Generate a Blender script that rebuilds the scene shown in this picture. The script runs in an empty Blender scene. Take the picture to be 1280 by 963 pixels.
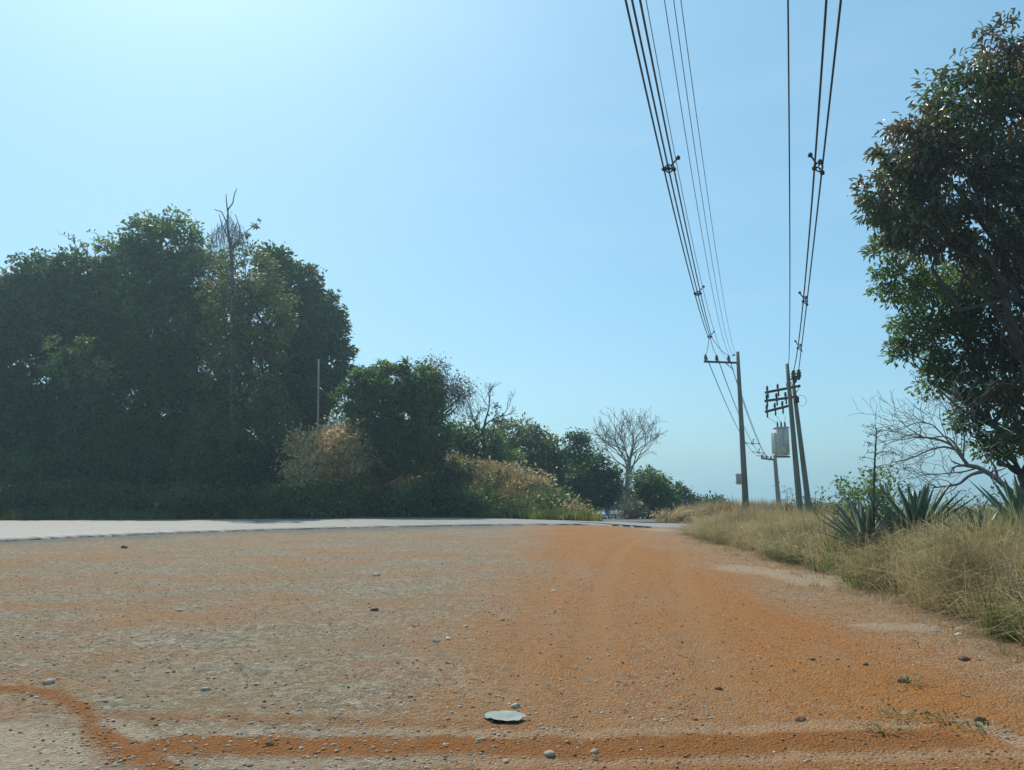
import bpy, math, random
import numpy as np
from mathutils import Vector

scene = bpy.context.scene
COL = scene.collection
R = math.radians
F, CX, CY, HZ, EYE = 985.0, 640.0, 481.5, 612.0, 1.6
PITCH = math.atan((HZ - CY) / F)
CP, SP = math.cos(PITCH), math.sin(PITCH)

# ------------------------------------------------------------------ survey helpers
def P(px, py, Y):
    """point at distance Y ahead whose bearing was read off the photograph"""
    a, b = (px - CX) / F, (CY - py) / F
    d = np.array([a, CP - b * SP, SP + b * CP])
    return np.array([0, 0, EYE]) + d * (Y / d[1])
def G(px, py, z=0.0):
    a, b = (px - CX) / F, (CY - py) / F
    d = np.array([a, CP - b * SP, SP + b * CP])
    return np.array([0, 0, EYE]) + d * ((z - EYE) / d[2])

def _hash(ix, iy, iz, seed):
    n = (ix * 374761393 + iy * 668265263 + iz * 1274126177 + seed * 974711) & 0xFFFFFFFF
    n = ((n ^ (n >> 13)) * 1274126177) & 0xFFFFFFFF
    return ((n ^ (n >> 16)) & 0xFFFF) / 65535.0
def vnoise(x, y, z=0.0, seed=0):
    x, y, z = np.broadcast_arrays(np.asarray(x, float), np.asarray(y, float), np.asarray(z, float))
    xi, yi, zi = (np.floor(v).astype(np.int64) for v in (x, y, z))
    fx, fy, fz = x - xi, y - yi, z - zi
    fx, fy, fz = (v * v * (3 - 2 * v) for v in (fx, fy, fz))
    r = 0
    for dx in (0, 1):
        for dy in (0, 1):
            for dz in (0, 1):
                w = (fx if dx else 1 - fx) * (fy if dy else 1 - fy) * (fz if dz else 1 - fz)
                r = r + w * _hash(xi + dx, yi + dy, zi + dz, seed)
    return r
def fbm(x, y, z=0.0, seed=0, oct=4):
    s, a, t = 0, 0.5, 0
    for k in range(oct):
        f = 2.03 ** k
        s = s + a * vnoise(np.asarray(x) * f, np.asarray(y) * f, np.asarray(z) * f, seed + k * 17)
        t += a
        a *= 0.5
    return s / t
def sstep(a, b, x):
    t = np.clip((np.asarray(x, float) - a) / (b - a), 0, 1)
    return t * t * (3 - 2 * t)

# ------------------------------------------------------------------ mesh builder
class MB:
    def __init__(s):
        s.v, s.q, s.t, s.n = [], [], [], 0
    def add(s, v, q=None, t=None):
        v = np.asarray(v, float).reshape(-1, 3)
        if q is not None and len(q): s.q.append(np.asarray(q, np.int64).reshape(-1, 4) + s.n)
        if t is not None and len(t): s.t.append(np.asarray(t, np.int64).reshape(-1, 3) + s.n)
        s.v.append(v); s.n += len(v)
    def build(s, name, mat, parent=None, smooth=False, loc=None):
        v = np.concatenate(s.v)
        if loc is not None: v = v - np.asarray(loc)
        elif parent is not None: v = v - np.array(parent_world(parent))
        q = np.concatenate(s.q) if s.q else np.zeros((0, 4), np.int64)
        t = np.concatenate(s.t) if s.t else np.zeros((0, 3), np.int64)
        me = bpy.data.meshes.new(name)
        me.vertices.add(len(v)); me.vertices.foreach_set('co', v.astype(np.float32).ravel())
        me.loops.add(q.size + t.size)
        me.loops.foreach_set('vertex_index', np.concatenate([q.ravel(), t.ravel()]).astype(np.int32))
        me.polygons.add(len(q) + len(t))
        me.polygons.foreach_set('loop_start', np.concatenate([np.arange(len(q)) * 4, q.size + np.arange(len(t)) * 3]).astype(np.int32))
        if smooth: me.polygons.foreach_set('use_smooth', np.ones(len(q) + len(t), bool))
        me.update(calc_edges=True)
        me.materials.append(mat)
        o = bpy.data.objects.new(name, me); COL.objects.link(o)
        if loc is not None: o.location = [float(c) for c in loc]
        if parent is not None: o.parent = parent
        return o
    # shapes
    def tube(s, pts, rad, sides=6, cap=True):
        p = np.asarray(pts, float); n = len(p)
        rad = np.broadcast_to(np.asarray(rad, float), (n,))
        tg = np.gradient(p, axis=0); tg /= np.linalg.norm(tg, axis=1)[:, None] + 1e-9
        m = tg.mean(0); up = np.array([0, 0, 1.]) if abs(m[2]) < 0.8 * np.linalg.norm(m) else np.array([0, 1., 0])
        a = np.cross(tg, up); a /= np.linalg.norm(a, axis=1)[:, None] + 1e-9
        b = np.cross(tg, a)
        th = np.arange(sides) * 2 * math.pi / sides
        v = p[:, None, :] + rad[:, None, None] * (np.cos(th)[None, :, None] * a[:, None, :] + np.sin(th)[None, :, None] * b[:, None, :])
        i = np.arange(n - 1)[:, None] * sides; k = np.arange(sides)[None, :]; k2 = (k + 1) % sides
        q = np.stack([i + k, i + k2, i + sides + k2, i + sides + k], -1).reshape(-1, 4)
        v = v.reshape(-1, 3); t = []
        if cap:
            v = np.concatenate([v, p[:1], p[-1:]])
            c0, c1 = n * sides, n * sides + 1
            for j in range(sides):
                t.append((c0, (j + 1) % sides, j)); t.append((c1, (n - 1) * sides + j, (n - 1) * sides + (j + 1) % sides))
        s.add(v, q, t)
    def box(s, c, size, ax=None, bev=0.0):
        c = np.asarray(c, float); h = np.asarray(size, float) / 2
        ax = np.eye(3) if ax is None else np.asarray(ax)
        b = min(bev, *(h * 0.9)) if bev else 0
        if not b:
            u = np.array([(x, y, z) for x in (-1, 1) for y in (-1, 1) for z in (-1, 1)], float) * h
            q = [(0, 1, 3, 2), (4, 6, 7, 5), (0, 4, 5, 1), (2, 3, 7, 6), (0, 2, 6, 4), (1, 5, 7, 3)]
            s.add(c + u @ ax, q); return
        prof = [(-h[0] + b, -h[1]), (h[0] - b, -h[1]), (h[0], -h[1] + b), (h[0], h[1] - b), (h[0] - b, h[1]), (-h[0] + b, h[1]), (-h[0], h[1] - b), (-h[0], -h[1] + b)]
        lev = [(-h[2], 1 - b / h[0], 1 - b / h[1]), (-h[2] + b, 1, 1), (h[2] - b, 1, 1), (h[2], 1 - b / h[0], 1 - b / h[1])]
        v = [(x * sx, y * sy, z) for z, sx, sy in lev for x, y in prof]
        q = [(r * 8 + k, r * 8 + (k + 1) % 8, r * 8 + 8 + (k + 1) % 8, r * 8 + 8 + k) for r in range(3) for k in range(8)]
        v += [(0, 0, -h[2]), (0, 0, h[2])]
        t = [(32, (k + 1) % 8, k) for k in range(8)] + [(33, 24 + k, 24 + (k + 1) % 8) for k in range(8)]
        s.add(c + np.array(v) @ ax, q, t)
    def lathe(s, c, prof, sides=12, axis=(0, 0, 1)):
        ax = np.asarray(axis, float); ax /= np.linalg.norm(ax)
        a = np.cross(ax, [0, 1, 0] if abs(ax[1]) < .8 else [1, 0, 0]); a /= np.linalg.norm(a); b = np.cross(ax, a)
        c = np.asarray(c, float); th = np.arange(sides) * 2 * math.pi / sides
        v = np.concatenate([c + ax * z + r * (np.cos(th)[:, None] * a + np.sin(th)[:, None] * b) for r, z in prof])
        q = [(r * sides + k, r * sides + (k + 1) % sides, (r + 1) * sides + (k + 1) % sides, (r + 1) * sides + k) for r in range(len(prof) - 1) for k in range(sides)]
        s.add(v, q)

def parent_world(p):
    w = np.zeros(3)
    while p is not None:
        w += np.array(p.location); p = p.parent
    return w
def tag(o, label=None, cat=None, group=None, kind=None):
    if label: o['label'] = label
    if cat: o['category'] = cat
    if group: o['group'] = group
    if kind: o['kind'] = kind
    return o
def thing(name, loc, label, cat, group=None):
    o = bpy.data.objects.new(name, None); COL.objects.link(o)
    o.empty_display_size = 0.2
    o.location = [float(c) for c in loc]
    return tag(o, label, cat, group)
def copy_tree(o, parent=None):
    c = o.copy(); COL.objects.link(c); c.parent = parent
    for ch in list(o.children): copy_tree(ch, c)
    return c

# ------------------------------------------------------------------ materials
def newmat(name):
    m = bpy.data.materials.new(name); m.use_nodes = True
    nt = m.node_tree; nt.nodes.clear()
    out = nt.nodes.new('ShaderNodeOutputMaterial')
    b = nt.nodes.new('ShaderNodeBsdfPrincipled')
    nt.links.new(b.outputs[0], out.inputs[0])
    return m, nt, b, out
def nd(nt, t, **kw):
    n = nt.nodes.new(t)
    for k, v in kw.items():
        if k in n.inputs and not hasattr(n, k): n.inputs[k].default_value = v
        else: setattr(n, k, v)
    return n
def noise(nt, vec, scale, detail=4, rough=0.6):
    n = nt.nodes.new('ShaderNodeTexNoise')
    n.inputs['Scale'].default_value = scale; n.inputs['Detail'].default_value = detail; n.inputs['Roughness'].default_value = rough
    if vec is not None: nt.links.new(vec, n.inputs['Vector'])
    return n.outputs['Fac']
def ramp(nt, fac, stops):
    n = nt.nodes.new('ShaderNodeValToRGB'); e = n.color_ramp.elements
    while len(e) < len(stops): e.new(0.5)
    for i, (p, c) in enumerate(stops):
        e[i].position = p; e[i].color = (*c, 1) if len(c) == 3 else c
    nt.links.new(fac, n.inputs[0]); return n.outputs[0]
def mixc(nt, fac, a, b, mode='MIX'):
    n = nt.nodes.new('ShaderNodeMix'); n.data_type = 'RGBA'; n.blend_type = mode
    for s, v in ((0, fac), (6, a), (7, b)):
        if isinstance(v, (int, float)): n.inputs[s].default_value = v
        elif isinstance(v, tuple): n.inputs[s].default_value = (*v, 1)
        else: nt.links.new(v, n.inputs[s])
    return n.outputs[2]
def maths(nt, op, a, b=0.0, clamp=False):
    n = nt.nodes.new('ShaderNodeMath'); n.operation = op; n.use_clamp = clamp
    for s, v in ((0, a), (1, b)):
        if isinstance(v, (int, float)): n.inputs[s].default_value = v
        else: nt.links.new(v, n.inputs[s])
    return n.outputs[0]
def bump(nt, b, h, strength, dist):
    n = nt.nodes.new('ShaderNodeBump'); n.inputs['Strength'].default_value = strength; n.inputs['Distance'].default_value = dist
    nt.links.new(h, n.inputs['Height']); nt.links.new(n.outputs[0], b.inputs['Normal'])

def leaf_mat(name, dark, mid, light, rough=0.5, trans=0.45, spec=0.4, clump=0.7, warm=None, ttint=(1.2, 1.3, 0.7)):
    """leaf: colour varies from leaf to leaf and from spray to spray; light passes through the blade"""
    m, nt, b, out = newmat(name)
    geo = nd(nt, 'ShaderNodeNewGeometry')
    n1 = noise(nt, geo.outputs['Position'], clump, 3)
    f = maths(nt, 'ADD', maths(nt, 'MULTIPLY', geo.outputs['Random Per Island'], 0.5), maths(nt, 'MULTIPLY', n1, 2.2))
    f = maths(nt, 'SUBTRACT', f, 0.87, True)
    c = ramp(nt, f, [(0.1, dark), (0.5, mid), (0.9, light)])
    if warm:
        n2 = noise(nt, geo.outputs['Position'], 0.55, 2)
        w = maths(nt, 'MULTIPLY', maths(nt, 'SUBTRACT', maths(nt, 'ADD', n2, maths(nt, 'MULTIPLY', geo.outputs['Random Per Island'], 0.35)), 0.62), 5.0, True)
        c = mixc(nt, w, c, warm)
    nt.links.new(c, b.inputs['Base Color'])
    b.inputs['Roughness'].default_value = rough; b.inputs['Specular IOR Level'].default_value = spec
    tr = nd(nt, 'ShaderNodeBsdfTranslucent')
    c2 = mixc(nt, 1.0, c, ttint, 'MULTIPLY'); nt.links.new(c2, tr.inputs[0])
    mx = nd(nt, 'ShaderNodeMixShader'); mx.inputs[0].default_value = trans
    nt.links.new(b.outputs[0], mx.inputs[1]); nt.links.new(tr.outputs[0], mx.inputs[2]); nt.links.new(mx.outputs[0], out.inputs[0])
    return m
def rough_mat(name, c1, c2, scale=4, rough=0.8, bmp=0.3, bdist=0.02, stretch=None, metal=0):
    m, nt, b, out = newmat(name)
    tc = nd(nt, 'ShaderNodeTexCoord'); v = tc.outputs['Object']
    if stretch:
        mp = nd(nt, 'ShaderNodeMapping'); mp.inputs['Scale'].default_value = stretch; nt.links.new(v, mp.inputs[0]); v = mp.outputs[0]
    n1 = noise(nt, v, scale, 6); nt.links.new(ramp(nt, n1, [(0.3, c1), (0.7, c2)]), b.inputs['Base Color'])
    b.inputs['Roughness'].default_value = rough; b.inputs['Metallic'].default_value = metal
    if bmp: bump(nt, b, noise(nt, v, scale * 4, 4), bmp, bdist)
    return m

M = {}
M['leaf_dark'] = leaf_mat('leaf_dark', (.024, .044, .022), (.042, .078, .032), (.075, .115, .040))
M['leaf_mid'] = leaf_mat('leaf_mid', (.034, .064, .022), (.072, .124, .038), (.14, .195, .06), trans=.5)
M['leaf_olive'] = leaf_mat('leaf_olive', (.050, .062, .024), (.105, .118, .042), (.18, .185, .07))
M['leaf_lit'] = leaf_mat('leaf_lit', (.06, .09, .03), (.13, .18, .055), (.22, .27, .10), trans=.45)
M['leaf_mango'] = leaf_mat('leaf_mango', (.034, .060, .022), (.066, .104, .036), (.120, .160, .056), rough=.33, trans=.42, spec=.7, warm=(.115, .062, .030))
M['leaf_fine'] = leaf_mat('leaf_fine', (.055, .095, .032), (.105, .165, .052), (.17, .235, .08), rough=.5, trans=.52)
M['leaf_vine'] = leaf_mat('leaf_vine', (.034, .066, .022), (.075, .128, .036), (.135, .190, .055), trans=.5)
M['leaf_far'] = leaf_mat('leaf_far', (.035, .062, .036), (.060, .095, .050), (.090, .125, .060))
M['leaf_dry'] = leaf_mat('leaf_dry', (.055, .048, .036), (.10, .085, .06), (.16, .135, .09), trans=.2)
M['leaf_straw'] = leaf_mat('leaf_straw', (.28, .21, .10), (.44, .35, .19), (.58, .48, .28), trans=.4, ttint=(1.15, 1.05, .85))
M['grass_dry'] = leaf_mat('grass_dry', (.21, .17, .08), (.40, .33, .18), (.58, .50, .31), rough=.65, trans=.35, spec=.25, clump=.9, ttint=(1.15, 1.05, .85))
M['grass_tan'] = leaf_mat('grass_tan', (.24, .17, .085), (.40, .30, .16), (.54, .43, .25), rough=.7, trans=.3, spec=.2, ttint=(1.15, 1.05, .85))
M['grass_green'] = leaf_mat('grass_green', (.055, .080, .022), (.105, .140, .040), (.17, .20, .065), rough=.55, trans=.4, spec=.3)
M['grass_yellow'] = leaf_mat('grass_yellow', (.09, .105, .03), (.185, .185, .055), (.31, .28, .11), rough=.6, trans=.45, spec=.3)
M['bark'] = rough_mat('bark', (.028, .024, .020), (.068, .058, .048), 6, .9, .6, .03, (1, 1, .3))
M['bark_pale'] = rough_mat('bark_pale', (.17, .155, .135), (.30, .275, .24), 5, .9, .5, .02, (1, 1, .3))
M['bark_grey'] = rough_mat('bark_grey', (.10, .092, .085), (.20, .185, .17), 5, .9, .5, .02, (1, 1, .3))
M['concrete'] = rough_mat('concrete', (.11, .108, .09), (.19, .185, .155), 3, .85, .25, .01, (1, 1, .25))
M['wood_post'] = rough_mat('wood_post', (.19, .175, .145), (.30, .275, .23), 3, .9, .3, .01, (1, 1, .2))
M['steel'] = rough_mat('steel', (.10, .10, .10), (.17, .17, .165), 8, .55, .1, .003, metal=.4)
M['dark_wood'] = rough_mat('dark_wood', (.035, .032, .03), (.075, .068, .06), 6, .85, .3, .01)
M['porcelain'] = rough_mat('porcelain', (.035, .022, .018), (.06, .04, .03), 6, .3, 0)
M['cable'] = rough_mat('cable', (.012, .012, .014), (.022, .022, .026), 6, .5, 0)
M['cable_thin'] = rough_mat('cable_thin', (.09, .10, .12), (.14, .15, .17), 6, .45, 0, metal=.3)
M['tank'] = rough_mat('tank', (.48, .485, .455), (.62, .62, .58), 5, .5, .1, .004)
M['plate'] = rough_mat('plate', (.16, .14, .17), (.62, .56, .58), 14, .5, 0)
M['agave'] = rough_mat('agave', (.052, .105, .066), (.120, .190, .120), 2.2, .42, .1, .005)
M['agave_pale'] = rough_mat('agave_pale', (.100, .145, .105), (.200, .250, .185), 2.2, .45, .1, .005)
M['stalk'] = rough_mat('stalk', (.045, .038, .028), (.09, .075, .05), 8, .9, .3, .005)
M['clod_dark'] = rough_mat('clod_dark', (.11, .062, .036), (.21, .125, .072), 20, .95, .6, .01)
M['clod_grey'] = rough_mat('clod_grey', (.26, .215, .16), (.42, .36, .28), 20, .9, .6, .01)
M['clod_white'] = rough_mat('clod_white', (.5, .48, .43), (.68, .65, .6), 20, .85, .4, .01)
M['reflection_tint'] = rough_mat('reflection_tint', (.16, .20, .18), (.26, .30, .27), 9, .85, .2, .01)
M['car_paint'] = rough_mat('car_paint', (.30, .42, .56), (.34, .46, .60), 2, .3, 0)
M['black'] = rough_mat('black', (.012, .012, .013), (.025, .025, .025), 6, .7, 0)
M['rail'] = rough_mat('rail', (.50, .51, .50), (.62, .63, .61), 5, .45, 0, metal=.3)
def glass_mat():
    m, nt, b, out = newmat('car_glass')
    b.inputs['Base Color'].default_value = (.03, .04, .05, 1); b.inputs['Roughness'].default_value = .06
    return m
M['glass'] = glass_mat()
def lamp_glass():
    m, nt, b, out = newmat('headlight_glass')
    b.inputs['Base Color'].default_value = (.75, .77, .78, 1); b.inputs['Roughness'].default_value = .12
    return m
M['lampglass'] = lamp_glass()

# ------------------------------------------------------------------ lie of the land
near_px = [(-420, 700), (-200, 686), (0, 675), (150, 668), (300, 662.5), (420, 659.5), (530, 657), (640, 655.2), (740, 655.0), (840, 659.6)]
far_px = [(-420, 653), (-200, 652), (0, 651), (150, 650), (300, 649), (400, 647.5), (480, 646.5), (600, 647.5), (740, 652), (840, 658.5)]
RZ = 0.05
road_near = np.array([G(a, b, RZ)[:2] for a, b in near_px] + [[11, 31.5], [18, 32.6], [30, 33.2], [60, 37]])
road_far = np.array([G(a, b, RZ)[:2] for a, b in far_px] + [[11.3, 35.3], [18, 36.5], [30, 38], [60, 43]])
o_ = np.argsort(road_far[:, 0]); rf = road_far[o_]
verge_px = [(1280, 822), (1170, 770), (1040, 724), (930, 690), (845, 665)]
vw = np.array([G(a, b)[:2] for a, b in verge_px])
def verge_edge(y):
    return np.interp(y, vw[:, 1], vw[:, 0]) + (fbm(np.asarray(y) * .6, 3.3, seed=5) - .5) * 1.0
def yend(x): return np.interp(x, [0, 5.8, 8, 11, 18, 30, 60], [29, 29, 29.9, 31, 32, 32.5, 36])
SX = 4.5                                           # left edge of the side road
def hgt(x, y):
    x = np.asarray(x, float); y = np.asarray(y, float)
    yf = np.interp(x, rf[:, 0], rf[:, 1])
    d = y - yf - 0.6
    dx = np.maximum(SX - 0.4 - x, 0)
    H = 5.6 * (1 - np.exp(-dx / 6.0)) * (1 - .14 * sstep(-9, -4, x) * sstep(2.5, .0, x)) * (1 + .5 * (fbm(x * .3, y * .3, seed=9) - .5))
    lf = sstep(-10, -17, x)
    bank = H * sstep(0, 1, d / (6.5 + 7 * lf)) * (1 - .5 * lf)
    fall = -0.037 * np.maximum(y - 42, 0)
    e = verge_edge(y)
    vb = sstep(0.0, 1.6, x - e) * (0.30 + .35 * sstep(24, 10, y)) + .22 * sstep(1.5, 6, x - e) * sstep(26, 12, y)
    vb = vb * sstep(yend(x) + .2, yend(x) - 1.2, y)
    fr = np.interp(x, rf[:, 0], rf[:, 1])
    vb2 = .45 * sstep(1.0, 3.5, y - fr) * sstep(SX + 4.5, SX + 6.5, x) * sstep(70, 45, y)
    right = -0.05 * np.maximum(x - 16, 0)
    return bank + fall + vb + vb2 + right * sstep(6, 12, y) + .12 * (fbm(x * .25, y * .25, seed=2) - .5) * sstep(30, 50, y)
def H1(x, y): return float(hgt(np.array([x]), np.array([y]))[0])
def on(px, Y, dz=0.0):
    x = (px - CX) / F * Y * CP
    return np.array([x, Y, H1(x, Y) + dz])

def resample(pl, n):
    d = np.r_[0, np.cumsum(np.linalg.norm(np.diff(pl, axis=0), axis=1))]
    t = np.linspace(0, 1, n) * d[-1]
    return np.stack([np.interp(t, d, pl[:, k]) for k in range(2)], 1)
def smooth_pl(p, k=9):
    q = np.pad(p, ((k, k), (0, 0)), 'edge'); w = np.ones(2 * k + 1) / (2 * k + 1)
    return np.stack([np.convolve(q[:, c], w, 'valid') for c in range(2)], 1)
# ground sheet
def axis_pts(fine0, fine1, step, lo, hi, grow, cap=60):
    a = list(np.arange(fine0, fine1, step)); s = step; p = a[-1]
    while p < hi: s = min(s * grow, cap); p += s; a.append(p)
    s = step; p = a[0]; b = []
    while p > lo: s = min(s * grow, cap); p -= s; b.append(p)
    return np.array(b[::-1] + a)
gx = axis_pts(-4.5, 6.5, .045, -1000, 1000, 1.045)
gy = axis_pts(4.4, 9.0, .04, -60, 1200, 1.014)
X, Yy = np.meshgrid(gx, gy); X = X.ravel(); Yy = Yy.ravel()
def pdist(x, y, pl):
    d = np.full(x.shape, 1e9)
    for (a, b) in zip(pl[:-1], pl[1:]):
        ab = b - a; t = np.clip(((x - a[0]) * ab[0] + (y - a[1]) * ab[1]) / (ab @ ab), 0, 1)
        d = np.minimum(d, np.hypot(x - a[0] - t * ab[0], y - a[1] - t * ab[1]))
    return d
nearm = (Yy > 2) & (Yy < 9) & (np.abs(X) < 9)
def fld(fn):
    r = np.zeros(X.shape); r[nearm] = fn(X[nearm], Yy[nearm]); return r
wob = lambda x, y: (fbm(x * 1.6, y * 1.6, seed=31) - .5) * .07 + (fbm(x * 7, y * 7, seed=32) - .5) * .12
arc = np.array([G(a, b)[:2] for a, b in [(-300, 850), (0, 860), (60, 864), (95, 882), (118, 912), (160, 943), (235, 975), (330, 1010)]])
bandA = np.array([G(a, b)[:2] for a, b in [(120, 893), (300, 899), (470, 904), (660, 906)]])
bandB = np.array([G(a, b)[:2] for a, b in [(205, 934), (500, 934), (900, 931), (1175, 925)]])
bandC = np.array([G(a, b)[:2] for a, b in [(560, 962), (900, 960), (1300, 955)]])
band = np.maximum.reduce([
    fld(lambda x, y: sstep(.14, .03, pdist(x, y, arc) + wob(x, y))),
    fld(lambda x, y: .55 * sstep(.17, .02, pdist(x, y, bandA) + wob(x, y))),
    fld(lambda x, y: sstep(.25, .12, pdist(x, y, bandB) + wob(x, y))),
    fld(lambda x, y: .35 * sstep(.14, .02, pdist(x, y, bandC) + wob(x, y)))])  # gaps in the dashboard's windscreen reflection, painted as darker bands on the ground
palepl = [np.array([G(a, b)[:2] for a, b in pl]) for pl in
          [[(930, 712), (985, 717), (1040, 728)], [(1085, 782), (1150, 785)], [(1215, 903), (1285, 930)], [(135, 905), (178, 928)], [(-200, 915), (0, 915), (70, 955)], [(230, 914), (600, 916), (1150, 905)], [(240, 954), (700, 953), (1280, 944)], [(820, 662), (850, 664)]]]  # verge sand patches, plus the dashboard's windscreen reflection painted pale across the foreground
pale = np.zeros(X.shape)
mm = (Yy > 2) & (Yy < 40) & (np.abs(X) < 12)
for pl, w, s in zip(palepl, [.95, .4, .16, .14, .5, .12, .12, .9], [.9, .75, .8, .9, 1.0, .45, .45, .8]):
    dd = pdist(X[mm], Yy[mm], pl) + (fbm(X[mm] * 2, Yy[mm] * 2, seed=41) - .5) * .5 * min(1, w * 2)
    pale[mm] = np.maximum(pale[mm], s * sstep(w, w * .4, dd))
orange = sstep(-2.6, .9, X - (0.35 + 0.04 * Yy) + (fbm(X * .5, Yy * .25, seed=51) - .5) * 3.4)
orange = orange * (1 - .55 * sstep(-2.6, -.2, X - verge_edge(Yy) + (fbm(X * .7, Yy * .5, seed=53) - .5) * 2.5)) * (.78 + .5 * (fbm(X * .6, Yy * .3, seed=54) - .35))
orange = np.maximum(orange * sstep(48, 36, Yy), .35 * sstep(.45, .7, fbm(X * .45 + 9, Yy * .8, seed=52)) * sstep(36, 30, Yy))
rnear = smooth_pl(resample(road_near, 400), 6); yr = np.interp(X, rnear[:, 0], rnear[:, 1])
shoulder = sstep(3.6, .4, (yr - Yy) * .75 + (fbm(X * .8, Yy * 1.2, seed=44) - .5) * 3.0) * sstep(2.5, -2, X) * (Yy < 60)
shoulder = np.maximum(shoulder, sstep(1.1, .25, (yr - Yy) + (fbm(X * 1.1, Yy * 1.2, seed=45) - .5) * 1.1) * sstep(6.5, 5, X) * (Yy < 60))  # thin strip: shade of the road's edge face painted into the ground
tracks = [np.array([G(a, b)[:2] for a, b in q]) for q in ([(815, 664), (772, 690), (748, 740), (738, 820), (733, 963)], [(838, 667), (846, 700), (868, 780), (905, 860), (950, 963)], [(800, 664), (745, 680), (695, 730), (660, 820), (640, 963)])]
track = np.zeros(X.shape)
for q, k_ in zip(tracks, (1, .8, .55)):
    track[mm] = np.maximum(track[mm], k_ * sstep(.26, .08, pdist(X[mm], Yy[mm], q) + (fbm(X[mm] * 3, Yy[mm] * .8, seed=43) - .5) * .16))
ve = verge_edge(Yy)
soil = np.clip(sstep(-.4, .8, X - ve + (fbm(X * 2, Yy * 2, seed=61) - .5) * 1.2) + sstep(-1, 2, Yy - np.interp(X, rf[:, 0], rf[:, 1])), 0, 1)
Z = hgt(X, Yy)
lot = (1 - soil) * sstep(60, 30, Yy)
Z = Z + lot * ((fbm(X * 9, Yy * 9, seed=71, oct=3) - .5) * .022 + (fbm(X * 1.1, Yy * .5, seed=72) - .5) * .05) + band * .012 + band * (fbm(X * 14, Yy * 14, seed=73) - .5) * .03 - track * .018
mb = MB()
nx, ny = len(gx), len(gy)
i = np.arange(ny - 1)[:, None] * nx + np.arange(nx - 1)[None, :]
mb.add(np.stack([X, Yy, Z], 1), np.stack([i, i + 1, i + nx + 1, i + nx], -1).reshape(-1, 4))

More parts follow.
